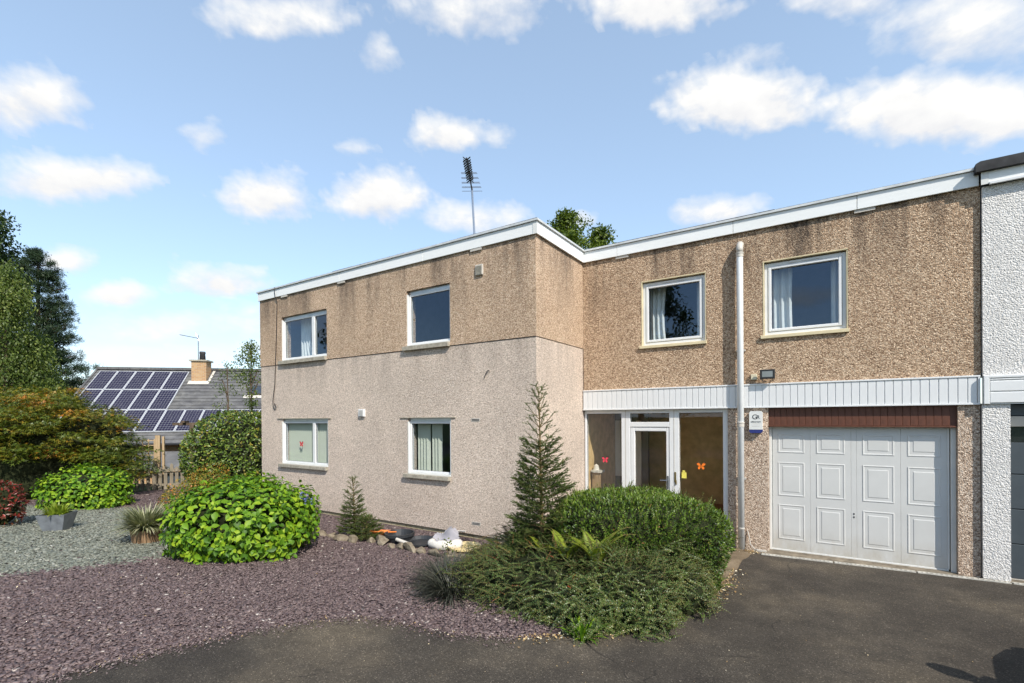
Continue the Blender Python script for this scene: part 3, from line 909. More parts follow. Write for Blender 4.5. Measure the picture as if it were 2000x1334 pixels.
ngd = part('garage_door', MB().box(2.126, 4.7, DY + 0.03, DY + .06, 0, 2.44), 'dark_gap', nb, label='dark grey sectional garage door')
for z0, z1 in ((0.03, .50), (.51, .98), (.99, 1.46), (1.47, 1.90), (2.27, 2.42)):
    part('door_section', MB().cbox(2.13, 4.7, DY, DY + .03, z0, z1, .006), 'anthracite', ngd)
part('door_rail', MB().cbox(2.13, 4.7, DY - .02, DY + .03, 2.12, 2.262, .006), 'vent_grey', ngd)
part('pane', MB().poly([(2.14, DY + .01, 1.905), (4.7, DY + .01, 1.905), (4.7, DY + .01, 2.115), (2.14, DY + .01, 2.115)]), 'window_glass', ngd)
part('bottom_seal', MB().box(2.13, 4.7, DY - .01, DY + .02, 0.0, .028), 'vent_grey', ngd)
part('party_joint', MB().box(XN - 0.006, XN + 0.011, NY + 0.06, NY + .2, 2.83, 5.43), 'dark_gap', nb)
#MARK_THINGS
# ------------------------------------------------------------------ clouds on a far dome
# azimuth, elevation, inverse of the 2x2 extent matrix (deg), strength
CLOUDS = [(167.6, 25.2, -0.2517, -0.0021, 0.1563, 0.4176, 1), (164.8, 20.3, -0.173, -0.0014, 0.1429, 0.5036, 1), (149.7, 22.2, -0.1988, -0.0018, 0.0652, 0.3844, 1), (138.1, 23.7, -0.1803, -0.0016, 0.0329, 0.3511, 1.1), (130.5, 30.2, -0.2263, -0.0023, 0.0277, 0.5303, 1), (155.2, 26.5, -0.4192, -0.0039, 0.1871, 0.7616, 0.55), (148.6, 36.7, -0.1311, -0.0016, 0.1284, 0.5699, 0.7), (137.7, 36.0, -0.4197, -0.0049, 0.0656, 0.5433, 0.55), (126.7, 39.9, -0.1002, -0.0013, 0.0123, 0.426, 0.75), (106.0, 39.1, -0.1197, -0.0012, -0.0708, 0.462, 1), (97.3, 30.3, -0.1223, -0.0009, -0.073, 0.3408, 1.15), (81.3, 25.0, -0.115, -0.0005, -0.1192, 0.3436, 1.2), (79.6, 30.0, -0.1439, -0.0007, -0.1392, 0.3357, 0.75), (99.7, 21.3, -0.1852, -0.0012, -0.0825, 0.5431, 0.75), (165.5, 13.6, -0.4904, -0.0037, 0.1771, 0.8776, 0.8), (161.9, 11.3, -0.3783, -0.0029, 0.1158, 0.7867, 0.9), (153.9, 13.7, -0.19, -0.0015, 0.0667, 0.5091, 0.95), (156.6, 8.7, -0.125, -0.001, 0.0422, 0.46, 0.6), (114.8, 21.9, -0.4931, -0.0039, -0.0486, 0.8777, 0.7), (127.8, 22.4, -0.1404, -0.0012, 0.013, 0.5374, 0.65), (88.4, 35.1, -0.2195, -0.0015, -0.2723, 0.8295, 0.7), (140.8, 28.1, -0.4332, -0.0043, 0.1914, 1.4859, 0.45), (125.0, 30.2, -0.3661, -0.0036, 0.0109, 1.0049, 0.35), (95.1, 33.4, -0.3496, -0.0026, -0.2208, 0.8921, 0.4), (151.7, 11.0, -0.2379, -0.0019, 0.0839, 0.8855, 0.45), (159.4, 5.8, -0.1274, -0.0009, 0.0455, 0.6896, 0.5), (167.8, 8.6, -0.2184, -0.0016, 0.1089, 0.7917, 0.4), (147.8, 7.6, -0.1333, -0.001, 0.0375, 0.7099, 0.4)]
crng = random.Random(11)
sun_az, sun_el = math.degrees(math.atan2(SUN[1], SUN[0])), math.degrees(math.asin(SUN[2]))
while len(CLOUDS) < 95:                      # the same broken cumulus all round
    az, el = crng.uniform(-190, 170), crng.choice([crng.uniform(4, 18), crng.uniform(10, 42), crng.uniform(40, 70)])
    if 72 < az < 172 and el < 48: continue
    if abs((az - sun_az + 180) % 360 - 180) < 26 and abs(el - sun_el) < 22: continue
    s = crng.uniform(0.6, 1.3)
    ra_, re_ = crng.uniform(3, 8) * s / max(0.35, math.cos(math.radians(el))), crng.uniform(1.2, 2.6) * s
    CLOUDS.append((az, el, 1 / ra_, 0.0, 0.0, 1 / re_, crng.uniform(0.6, 1.1)))
na, ne = 900, 240
A = np.radians(np.arange(na) * 360 / na - 180.0)
Eg = np.radians(np.linspace(-3, 89.5, ne))
AA, EE = np.meshgrid(A, Eg)
ca, se = np.degrees(AA), np.degrees(EE)


def vnoise(x, y, seed, octs=5, per=None):
    r = np.random.default_rng(seed)
    out = np.zeros_like(x); amp = 1.0; tot = 0
    for o in range(octs):
        T = r.random((257, 257))
        xi = np.floor(x).astype(int); yi = np.floor(y).astype(int)
        fx = x - xi; fy = y - yi
        fx = fx * fx * (3 - 2 * fx); fy = fy * fy * (3 - 2 * fy)
        a = T[yi % 257, xi % 257]; b = T[yi % 257, (xi + 1) % 257]; c_ = T[(yi + 1) % 257, xi % 257]; d = T[(yi + 1) % 257, (xi + 1) % 257]
        out += amp * (a * (1 - fx) * (1 - fy) + b * fx * (1 - fy) + c_ * (1 - fx) * fy + d * fx * fy)
        tot += amp; amp *= 0.55; x = x * 2.03 + 17.1; y = y * 2.03 + 5.7
    return out / tot


cosel = np.cos(EE)
nx_ = vnoise((ca + 200) * 0.42, (se + 10) * 0.62, 3, 5)
dens = np.zeros_like(ca); shade = np.zeros_like(ca)
wob = vnoise((ca + 200) * 0.9, (se + 10) * 1.1, 8, 4) - .5
wob2 = vnoise((ca + 300) * 0.9, (se + 40) * 1.1, 9, 4) - .5
for az, el, i00, i01, i10, i11, st in CLOUDS:
    d = (ca - az + 180) % 360 - 180; e = se - el
    near = (np.abs(d) < 40)
    u = (i00 * d + i01 * e) / 1.16 + .55 * wob
    v = (i10 * d + i11 * e) / 1.16 + .45 * wob2
    u = np.where(near, u, 9.0)
    v2 = np.where(v < 0, v * 1.25, v * 0.95)       # flatter base
    q = 1.0 - (u * u + v2 * v2)
    q = np.clip(q, -1, 1)
    val = st * (0.62 * q) + 0.0
    upd = val > dens
    shade = np.where(upd, np.clip(0.55 + 0.45 * v, 0, 1), shade)
    dens = np.maximum(dens, val)
R = 2600.0
V = np.stack([R * cosel * np.cos(AA), R * cosel * np.sin(AA), R * np.sin(EE)], -1).reshape(-1, 3)
i0 = np.arange(ne - 1)[:, None] * na + np.arange(na)[None]
i1 = np.arange(ne - 1)[:, None] * na + (np.arange(na)[None] + 1) % na
F = np.stack([i0, i1, i1 + na, i0 + na], -1).reshape(-1, 4)
F = F[dens.ravel()[F].max(1) > 0]          # only where there is cloud
t = NT('cloud_veil')
t.n.remove(t.b)
at = t.add('Attribute', attribute_name='rnd').outputs['Fac']
sh = t.add('Attribute', attribute_name='shade').outputs['Fac']
c = t.coord('Object')
vm = t.add('VectorMath', operation='NORMALIZE'); t.l.new(c, vm.inputs[0])
sc_ = t.add('Mapping'); t.l.new(vm.outputs[0], sc_.inputs['Vector']); sc_.inputs['Scale'].default_value = (1, 1, 1.7)
n1 = t.noise(sc_.outputs[0], 15.0, 7, 0.56)
d = t.math('ADD', at, t.math('MULTIPLY', t.math('SUBTRACT', n1, 0.5), 0.95))
d = t.math('MULTIPLY', t.math('SUBTRACT', d, 0.05), 2.0, clamp=True)
d = t.math('MULTIPLY', d, t.math('GREATER_THAN', at, 0.001))
d = t.math('SMOOTHSTEP', 0.0, 1.0, d) if False else t.math('POWER', d, 1.1)
e_c = t.add('Emission')
wht = t.math('ADD', t.math('MULTIPLY', sh, 0.95), t.math('MULTIPLY', t.math('SUBTRACT', n1, 0.42), 1.3), clamp=True)
t.l.new(t.ramp(wht, [(0.0, (0.60, 0.615, 0.655)), (0.35, (0.72, 0.725, 0.745)), (0.8, (0.85, 0.845, 0.83))]), e_c.inputs[0])
tr = t.add('BsdfTransparent')
m2 = t.add('MixShader'); t.l.new(d, m2.inputs[0]); t.l.new(tr.outputs[0], m2.inputs[1]); t.l.new(e_c.outputs[0], m2.inputs[2])
t.l.new(m2.outputs[0], t.out.inputs[0])
me = mesh_np('sky', V, [F], 'cloud_veil', rnd=dens.ravel(), smooth=True)
a_ = me.attributes.new('shade', 'FLOAT', 'POINT'); a_.data.foreach_set('value', shade.ravel().astype(np.float32))
struct('sky', me, None)

# ------------------------------------------------------------------ curtains, blinds, ornaments
def curtain(name, x0, x1, y, z0, z1, folds, label, taper=0.0, amp=0.035):
    n = folds * 8; mb = MB(); rows = 8
    for j in range(rows + 1):
        s = j / rows
        for i in range(n + 1):
            u = i / n
            w = 1 - taper * math.sin(s * math.pi)
            x = x0 + (x1 - x0) * u * w
            mb.v.append((x, y + amp * math.sin(u * folds * 2 * math.pi + 0.4 * math.sin(s * 3)), z0 + (z1 - z0) * s))
    for j in range(rows):
        for i in range(n):
            a = j * (n + 1) + i; mb.f.append((a, a + 1, a + n + 2, a + n + 1))
    return single(name, mb, 'net_curtain', label, 'curtain', ((x0 + x1) / 2, y, z0), smooth=True, group='net curtains')


curtain('curtain', -2.86, -2.52, YG + 0.34, 3.5, 4.95, 3, 'white curtain at the left side of the upper window reflecting a tree', 0.2)
curtain('curtain', -1.98, -1.80, YG + 0.34, 3.5, 4.95, 2, 'white curtain at the right side of the upper window reflecting a tree', 0.1)
curtain('curtain', -0.78, -0.42, YG + 0.34, 3.5, 4.95, 3, 'white curtain at the left side of the upper window above the garage', 0.05)
curtain('curtain', 0.12, 0.30, YG + 0.34, 3.5, 4.95, 2, 'white curtain at the right side of the upper window above the garage', 0.1)
curtain('curtain', -11.45, -10.80, YL + 0.36, 3.65, 5.0, 4, 'white drawn back curtain in the upper window at the far end', 0.35)
curtain('curtain', -6.74, -6.64, YL + 0.9, 3.65, 5.0, 1, 'narrow pale curtain edge in the upper window nearest the corner', 0.0, 0.02)


def blind(x0, x1, y, z0, z1, label, sel=None, tilt=0.62):
    o = empty('vertical_blind', ((x0 + x1) / 2, y, z0), label, 'blind')
    part('head_rail', MB().box(x0, x1, y - 0.02, y + 0.02, z1, z1 + 0.04), 'white_paint', o)
    w = 0.089; n = int((x1 - x0) / 0.08)
    sm = MB()
    ca_, sa_ = math.cos(tilt) * w / 2, math.sin(tilt) * w / 2
    sm.poly([(-ca_, -sa_, z0), (ca_, sa_, z0), (ca_, sa_, z1), (-ca_, -sa_, z1)])
    me = sm.mesh('slat', 'blind_fabric', (0, 0, z0))
    for i in range(n):
        if sel and i not in sel: continue
        s = part('slat', me, None, o)
        s.location = (x0 + 0.04 + i * 0.08 - (x0 + x1) / 2, 0, 0)
    return o


blind(-11.66, -9.90, YL + 0.165, 1.1, 2.26, 'cream vertical blind drawn across the lower window with a red butterfly')
blind(-7.17, -6.12, YL + 0.24, 1.1, 2.26, 'half drawn vertical blind in the lower window nearest the corner', sel={0, 1, 2, 3, 5, 6, 7}, tilt=0.75)


def butterfly(cx, y, cz, s, mat, label):
    o = empty('butterfly_ornament', (cx, y, cz), label, 'ornament', 'butterfly ornaments stuck on the glass')
    for k in (-1, 1):
        up = [(0.04, 0.0), (0.25, 0.55), (0.75, 0.95), (1.0, 0.75), (0.9, 0.25), (0.45, 0.02)]
        lo = [(0.04, -0.02), (0.5, -0.05), (0.78, -0.35), (0.62, -0.8), (0.3, -0.75), (0.08, -0.3)]
        mb = MB()
        for w in (up, lo): mb.prism([(cx + k * a * s, cz + b * s) for a, b in (w if k > 0 else w[::-1])], y - 0.003, y)
        wg = part('wing', mb, mat, o)
        part('wing_tip', MB().prism([(cx + k * a * s, cz + b * s) for a, b in ([(0.55, .75), (.78, 1.02), (1.05, .8), (.85, .7)] if k > 0 else [(0.85, .7), (1.05, .8), (.78, 1.02), (.55, .75)])], y - 0.0045, y - 0.0031), 'black_plastic', wg)
    part('body', MB().tube([(cx, y - 0.004, cz - 0.5 * s), (cx, y - 0.004, cz + 0.5 * s)], 0.05 * s, 6), 'black_plastic', o)
    return o


butterfly(-11.01, YL + 0.062, 1.66, 0.075, 'red_wing', 'red butterfly ornament on the lower window at the far end')
butterfly(-3.72, EY + 0.035, 1.42, 0.068, 'pink_wing', 'pinkish red butterfly ornament on the glass left of the front door')
butterfly(-1.87, EY + 0.035, 1.38, 0.075, 'orange_wing', 'orange butterfly ornament on the tall pane right of the front door')
single('sticker', MB().box(-2.215, -2.13, EY + 0.04, EY + 0.045, 1.14, 1.25).box(-2.20, -2.155, EY + 0.04, EY + 0.045, 1.255, 1.285), 'yellow_paper', 'small yellow notice stuck inside the pane right of the front door', 'sticker', (-2.17, EY + 0.04, 1.2))
hs = empty('hall_stand', (-3.98, YG + 0.35, 0), 'wooden stand with a white top inside the left entrance pane', 'stand')
part('post', MB().box(-4.10, -3.94, YG + 0.3, YG + 0.46, 0, 1.12), 'post_wood', hs)
part('top', MB().box(-4.12, -3.90, YG + 0.27, YG + 0.5, 1.12, 1.17).lathe([(0.07, 1.17), (0.05, 1.26), (0.0, 1.30)], -4.04, YG + 0.38, 12), 'white_paint', hs)

# ------------------------------------------------------------------ things fixed to the wall
def text_mesh(body, size, mat, parent, loc, name='lettering', ext=0.001):
    cu = bpy.data.curves.new(name, 'FONT'); cu.body = body; cu.size = size; cu.extrude = ext; cu.align_x = 'CENTER'
    to = bpy.data.objects.new(name, cu); COL.objects.link(to)
    dg = bpy.context.evaluated_depsgraph_get()
    me = bpy.data.meshes.new_from_object(to.evaluated_get(dg))
    bpy.data.objects.remove(to); me.materials.clear(); me.materials.append(MATS[mat])
    o = bpy.data.objects.new(name, me); COL.objects.link(o); o.parent = parent
    o.rotation_euler = (math.pi / 2, 0, 0); o.location = loc
    return o


al = empty('alarm_box', (-0.955, YG, 2.0), 'white alarm box with blue base on the pier left of the garage', 'alarm box')
ax0, ax1 = -1.055, -0.855
prof = [(ax0, 2.06), (ax1, 2.06), (ax1, 2.345), (ax1 - .02, 2.37), (ax0 + .02, 2.37), (ax0, 2.345)]
part('case', MB().prism(prof, YG - 0.085, YG), 'white_paint', al)
part('blue_base', MB().prism([(ax0 + .02, 2.0), (ax1 - .02, 2.0), (ax1 + .002, 2.03), (ax1 + .002, 2.058), (ax0 - .002, 2.058), (ax0 - .002, 2.03)], YG - 0.083, YG), 'blue_plastic', al)
text_mesh('G', 0.115, 'ink', al, (-0.975 + 0.955 + 0.005, -0.0865, 0.235))
text_mesh('R', 0.085, 'ink', al, (-0.925 + 0.955 + 0.007, -0.0865, 0.242))
text_mesh('GRAHAM', 0.036, 'ink', al, (0.0, -0.0865, 0.178))
text_mesh('01506 000000', 0.018, 'ink', al, (0.0, -0.0865, 0.12)) if False else None
part('printed_line', MB().box(ax0 + .04, ax1 - .04, YG - .0865, YG - .0851, 2.155, 2.158).box(ax0 + .04, ax1 - .04, YG - .0865, YG - .0851, 2.115, 2.121), 'vent_grey', al)
fl = empty('floodlight', (-0.77, YG, 2.9), 'black rectangular floodlight on the wall above the white boards', 'floodlight')
fx0, fx1, fz0, fz1, fy = -0.882, -0.662, 2.905, 3.06, YG - 0.15
part('housing', MB().cbox(fx0, fx1, fy, fy + 0.035, fz0, fz1, .006), 'black_plastic', fl)
part('lens', MB().box(fx0 + .032, fx1 - .032, fy - .003, fy + .002, fz0 + .03, fz1 - .03), 'lamp_lens', fl)
part('bracket', MB().tube([(fx0 + .03, fy + .02, fz0), (fx0 + .035, fy + .06, fz0 - .03), (-.80, YG, fz0 - .03)], .007, 6).tube([(fx1 - .03, fy + .02, fz0), (fx1 - .035, fy + .06, fz0 - .03), (-.74, YG, fz0 - .03)], .007, 6), 'black_plastic', fl)
jb = empty('junction_box', (-0.985, YG, 2.9), 'small cream junction box between downpipe and floodlight', 'junction box')
part('case', MB().cbox(-1.03, -0.935, YG - 0.055, YG, 2.905, 3.0, .006), 'cream_plastic', jb)
part('cable', MB().tube([(-.94, YG - .03, 2.93), (-.90, YG - .05, 2.89), (-.86, YG - .1, 2.90)], .005, 6), 'black_plastic', jb)
pts = [(-11.895, YL - .075, 5.70), (-11.90, YL - .088, 5.64), (-11.893, YL - .065, 5.44), (-11.87, YL - .03, 5.32), (-11.885, YL - .025, 5.2), (-11.92, YL - .025, 4.5), (-11.97, YL - .025, 3.8), (-12.02, YL - .02, 3.2), (-12.09, YL - .02, 2.9), (-12.12, YL - .02, 2.75), (-12.10, YL - .02, 2.62), (-12.02, YL - .02, 2.54), (-11.97, YL - .02, 2.60), (-12.05, YL - .02, 2.70)]
single('hanging_cable', MB().tube(pts, 0.011, 6), 'black_plastic', 'thin black cable hanging down the far end of the front wall', 'cable', (-11.95, YL, 2.6), smooth=True)
single('loose_cable', MB().tube([(-1.10, YG - .01, .32), (-1.07, YG - .04, .22), (-1.05, YG - .06, .10), (-.98, YG - .12, .045), (-.93, YG - .14, .04)], .008, 6).box(-.94, -.80, YG - .17, YG - .12, .022, .05), 'pipe_grey', 'loose white cable end with plug lying at the foot of the pier', 'cable', (-1.0, YG - .1, 0.02))

# television aerial on the roof: boom towards the camera, cross elements, mast
M0 = np.array([-6.66, 8.79, 0.0])
ae = empty('roof_aerial', (M0[0], M0[1], 5.66), 'tall television aerial with black cross elements on the flat roof', 'aerial')
mt = np.array([M0[0] - 0.06, M0[1], 7.50])
part('mast', MB().tube([(M0[0] + .05, M0[1], 5.6), mt + np.array([0, 0, .06])], .024, 8), 'steel', ae)
part('mast_joint', MB().tube([(M0[0] + .005, M0[1], 6.42), (M0[0], M0[1], 6.50)], .03, 8), 'steel', ae)
tip = mt - FW * 1.32 + np.array([0, 0, .02])
part('boom', MB().tube([mt + FW * .12, tip], .016, 6), 'black_plastic', ae)
for k in range(9):
    p = mt + FW * .08 - FW * (.02 + k * .105); hw = .23 - .008 * k
    part('rod', MB().tube([p - RT * hw + [0, 0, .03 * (k % 2)], p + RT * hw + [0, 0, .03 * (k % 2)]], .006, 5), 'steel', ae)
for k in range(10):
    p = mt - FW * (.45 + k * .095); hw = .075
    mb = MB()
    for sg in (-1, 1):
        a = p + RT * sg * .012; b = p + RT * sg * hw
        for dz in (-1, 1):
            q = b + np.array([0, 0, dz * .05])
            mb.poly([a, a + FW * .035, q + FW * .035, q]); mb.poly([a + [0, 0, .012], q + [0, 0, .012], q + FW * .035 + [0, 0, .012], a + FW * .035 + [0, 0, .012]])
    part('cross_element', mb, 'black_plastic', ae)

# ------------------------------------------------------------------ far house with solar panels
fh_rz = math.atan2(0.705, 0.709)
FO = (-32.28, 9.76, 0.0)          # under the left end of the ridge
fh = empty('far_house', FO, 'low house with grey slate roof carrying solar panels behind the garden fence', 'house', rz=fh_rz)
RZ, pitch = 5.0, math.radians(39.5)
tp, cp, sp = math.tan(pitch), math.cos(pitch), math.sin(pitch)
LEN = 13.0
t = NT('slate_roof')
c = t.coord()
n_ = t.noise(c, 1.2, 5, 0.65)
cell = t.sep(t.vor(c, 3.5, 'Color'))[0]
t.base(t.mix(1.0, t.ramp(n_, [(0.3, (0.075, 0.075, 0.08)), (0.6, (0.14, 0.138, 0.135)), (0.8, (0.20, 0.20, 0.16))]), t.ramp(cell, [(0, 0.8), (1, 1.15)]), 'MULTIPLY'), 0.75, 0.3)
t = NT('solar_cell')
br_ = t.add('TexBrick'); br_.offset = 0.0
mp = t.add('Mapping'); t.l.new(t.add('TexCoord').outputs['UV'], mp.inputs['Vector']); mp.inputs['Scale'].default_value = (6, 10, 1); t.l.new(mp.outputs[0], br_.inputs['Vector'])
br_.inputs['Scale'].default_value = 1.0; br_.inputs['Mortar Size'].default_value = 0.035; br_.inputs['Brick Width'].default_value = 1.0; br_.inputs['Row Height'].default_value = 1.0; br_.inputs['Mortar Smooth'].default_value = 0.1
br_.inputs['Color1'].default_value = (0.016, 0.015, 0.035, 1); br_.inputs['Color2'].default_value = (0.022, 0.020, 0.045, 1); br_.inputs['Mortar'].default_value = (0.24, 0.25, 0.27, 1)
t.base(br_.outputs[0], 0.35, 0.05)
t = NT('yellow_brick')
br_ = t.add('TexBrick'); mp = t.add('Mapping'); t.l.new(t.add('TexCoord').outputs['Object'], mp.inputs['Vector']); mp.inputs['Rotation'].default_value = (math.pi / 2, 0, 0.0); t.l.new(mp.outputs[0], br_.inputs['Vector'])
br_.inputs['Scale'].default_value = 1.0; br_.inputs['Brick Width'].default_value = .225; br_.inputs['Row Height'].default_value = .075; br_.inputs['Mortar Size'].default_value = .008
br_.inputs['Color1'].default_value = (0.36, 0.19, 0.085, 1); br_.inputs['Color2'].default_value = (0.46, 0.29, 0.14, 1); br_.inputs['Mortar'].default_value = (0.40, 0.35, 0.28, 1)
t.base(br_.outputs[0], 0.9, 0.2)


def rp(x, s, h=0.0):
    """point on the near roof slope: x along ridge, s down the slope, h above it"""
    return (x, -s * cp - h * sp, RZ - s * sp + h * cp)


SL = 6.0
rf = part('roof', MB().poly([rp(-0.2, 0), rp(-0.2, SL), rp(LEN, SL), rp(LEN, 0)]).poly([(-0.2, 0, RZ), (LEN, 0, RZ), (LEN, 5, RZ - 5 * tp), (-0.2, 5, RZ - 5 * tp)]).poly([rp(-.2, 0), rp(-.2, 0, -.1), rp(-.2, SL, -.1), rp(-.2, SL)]), 'slate_roof', fh)
for k in range(21):
    s0 = k * 0.285
    part('slate_course', MB().poly([rp(-.2, s0, .004), rp(-.2, s0 + .29, .03), rp(LEN, s0 + .29, .03), rp(LEN, s0, .004)]).poly([rp(-.2, s0 + .29, .03), rp(-.2, s0 + .29, .0), rp(LEN, s0 + .29, .0), rp(LEN, s0 + .29, .03)]), 'slate_roof', rf)
for k in range(26):
    x = -.2 + k * .51
    part('ridge_tile', MB().prism([(0, 0)] * 0 + [(x, RZ + .0), (x + .5, RZ + .0), (x + .5, RZ + .13), (x, RZ + .13)], -.13, .13), 'slate_roof', rf)
part('verge', MB().poly([rp(-.26, -.05, .06), rp(-.26, SL, .06), rp(-.16, SL, .06), rp(-.16, -.05, .06)]).poly([rp(-.26, -.05, -.1), rp(-.26, SL, -.1), rp(-.26, SL, .06), rp(-.26, -.05, .06)]), 'slate_roof', rf)
PW, PH = 0.845, 1.66


def solar(x, s):
    w, h = PW - .02, PH - .02
    f = part('solar_panel', MB().poly([rp(x, s, .10), rp(x, s + h, .10), rp(x + w, s + h, .10), rp(x + w, s, .10)]).poly([rp(x, s + h, .03), rp(x + w, s + h, .03), rp(x + w, s + h, .10), rp(x, s + h, .10)]).poly([rp(x + w, s, .10), rp(x + w, s + h, .10), rp(x + w, s + h, .03), rp(x + w, s, .03)]), 'panel_frame', fh)
    q = .035
    me = MB().poly([rp(x + q, s + h - q, .104), rp(x + w - q, s + h - q, .104), rp(x + w - q, s + q, .104), rp(x + q, s + q, .104)]).mesh('cells', 'solar_cell')
    uv = me.uv_layers.new(name='UVMap')
    for lp, cc in zip(uv.data, ((0, 0), (1, 0), (1, 1), (0, 1))): lp.uv = cc
    part('cells', me, None, f)


mat_plain('panel_frame', (0.60, 0.61, 0.62), 0.35, 0.5, 0.3)
for r_ in range(2):
    for k in range(5): solar(0.05 + k * PW, 0.28 + r_ * PH)
for k in range(13): solar(0.05 + k * PW, 0.28 + 2 * PH)
CHX = 4.58
ch = part('chimney', MB().box(CHX, CHX + 0.72, -0.85, -0.15, RZ - 1.4, RZ + 0.42), 'yellow_brick', fh)
part('cap', MB().box(CHX - .08, CHX + .80, -0.93, -0.07, RZ + .42, RZ + .50), 'sill_concrete', ch)
part('pot', MB().lathe([(.15, RZ + .5), (.13, RZ + .85), (.15, RZ + .87), (.14, RZ + .98)], CHX + .42, -.5, 14), 'roof_felt', ch, smooth=True)
part('lead_flashing', MB().poly([rp(CHX - .12, 1.05, .05), rp(CHX - .12, 1.35, .05), rp(CHX + .9, 1.35, .05), rp(CHX + .9, 1.05, .05)]).poly([rp(CHX + .80, .1, .05), rp(CHX + .80, 1.05, .05), rp(CHX + .92, 1.05, .05), rp(CHX + .92, .1, .05)]), 'vent_grey', ch)
rw = part('roof_window', MB().poly([rp(7.6, 1.55, .12), rp(7.6, 2.3, .12), rp(8.35, 2.3, .12), rp(8.35, 1.55, .12)]).poly([rp(7.6, 2.3, .0), rp(8.35, 2.3, .0), rp(8.35, 2.3, .12), rp(7.6, 2.3, .12)]).poly([rp(8.35, 1.55, .12), rp(8.35, 2.3, .12), rp(8.35, 2.3, .0), rp(8.35, 1.55, .0)]), 'roof_felt', fh)
part('pane', MB().poly([rp(7.68, 2.22, .125), rp(8.27, 2.22, .125), rp(8.27, 1.63, .125), rp(7.68, 1.63, .125)]), 'window_glass', rw)
part('flashing', MB().poly([rp(7.45, 2.31, .04), rp(7.45, 2.55, .04), rp(8.5, 2.55, .04), rp(8.5, 2.31, .04)]), 'vent_grey', rw)
ez = RZ - SL * sp
part('wall', MB().box(0.0, LEN - .2, -SL * cp + .5, 4.8, -3.0, ez + .35), 'yellow_brick', fh)
part('gable', MB().poly([(0, -SL * cp + .5, ez + .3), (0, 4.6, ez + .3), (0, 0, RZ - .1)]), 'yellow_brick', fh)
part('gutter', MB().tube([(-.2, -SL * cp - .05, ez - .02), (LEN, -SL * cp - .05, ez - .02)], .06, 8), 'black_plastic', fh)
pr = part('porch_roof', MB().poly([(3.0, -SL * cp - .1, ez - .35), (3.0, -SL * cp - 1.5, ez - 1.05), (9.0, -SL * cp - 1.5, ez - 1.05), (9.0, -SL * cp - .1, ez - .35)]), 'slate_roof', fh)
part('porch_gutter', MB().box(3.0, 9.0, -SL * cp - 1.6, -SL * cp - 1.5, ez - 1.15, ez - 1.04), 'hall_wood', pr)
part('porch_wall', MB().box(3.2, 8.8, -SL * cp - 1.3, -SL * cp + .6, -3, ez - 1.0), 'yellow_brick', fh)
wv = part('window', MB().box(5.3, 6.5, -SL * cp - 1.34, -SL * cp - 1.3, -1.9, ez - 1.2), 'white_paint', fh)
part('pane', MB().box(5.36, 6.44, -SL * cp - 1.36, -SL * cp - 1.341, -1.84, ez - 1.26), 'anthracite', wv)
ca_ = empty('chimney_aerial', (0, 0, 0), 'thin television aerial beside the brick chimney of the far house', 'aerial')
base = Matrix.Rotation(fh_rz, 3, 'Z') @ Vector((CHX + .1, -.2, RZ + .3)) + Vector(FO)
ca_.location = base; ORG[ca_.name] = tuple(base)
b_ = np.array(base)
part('mast', MB().tube([b_, b_ + [0, 0, 1.62]], .025, 6), 'steel', ca_)
dirn = -RT * .98 + np.array([0, 0, .2])
part('boom', MB().tube([b_ + [0, 0, 1.45], b_ + [0, 0, 1.45] + dirn * 1.0], .018, 6), 'black_plastic', ca_)
for k in range(11):
    p = b_ + [0, 0, 1.45] + dirn * (.12 + k * .085)
    part('rod', MB().tube([p - FW * .14, p + FW * .14], .008, 4), 'steel', ca_)
part('reflector', MB().tube([b_ + [0, 0, 1.30] + RT * .06, b_ + [0, 0, 1.72] - RT * .14], .02, 5), 'steel', ca_)

# ------------------------------------------------------------------ garden fence, trellis, posts
def fence_pt(s):   # along the fence
    a = np.array([-19.1, 5.5]); b = np.array([-17.1, 8.3]); return a + (b - a) * s


fd = fence_pt(1) - fence_pt(0); FL = np.linalg.norm(fd); fd = fd / FL; frz = math.atan2(fd[1], fd[0])
fe = empty('picket_fence', (*fence_pt(0), 0.0), 'weathered wooden picket fence across the back of the garden', 'fence', rz=frz)
x = 0.0; k = 0
pk = []
for w, h in ((.095, .80), (.095, .86), (.095, .77)):
    mb = MB(); mb.prism([(0, 0.03), (w, 0.03), (w, h - .06), (w / 2, h), (0, h - .06)], -.012, .012); pk.append(mb.mesh('paling', 'fence_wood'))
while x < FL:
    o = part('paling', pk[k % 3], None, fe); o.location = (x, random.uniform(-.004, .004), random.uniform(-.02, .02)); o.rotation_euler = (0, random.uniform(-.02, .02), 0)
    x += .155; k += 1
for z in (.14, .62): part('rail', MB().box(0, FL, .013, .06, z, z + .075), 'fence_wood', fe)
for x in (0.0, 1.55, 3.1): part('post', MB().box(x, x + .09, .061, .15, 0, .95), 'fence_wood', fe)
part('gate_rail', MB().box(1.55, FL, -.05, -.013, .60, .675).box(2.2, FL, -.05, -.013, .10, .2), 'fence_wood', fe)
pg = empty('garden_post', (-17.9, 7.35, 0.0), 'tall pale timber post with trellis behind the picket fence', 'post')
def pxy(s, off): p = fence_pt(s) + np.array([-fd[1], fd[0]]) * off; return p
p = pxy(.47, .35)
pg.location = (p[0], p[1], 0); ORG[pg.name] = (p[0], p[1], 0)
c0, s0 = fd
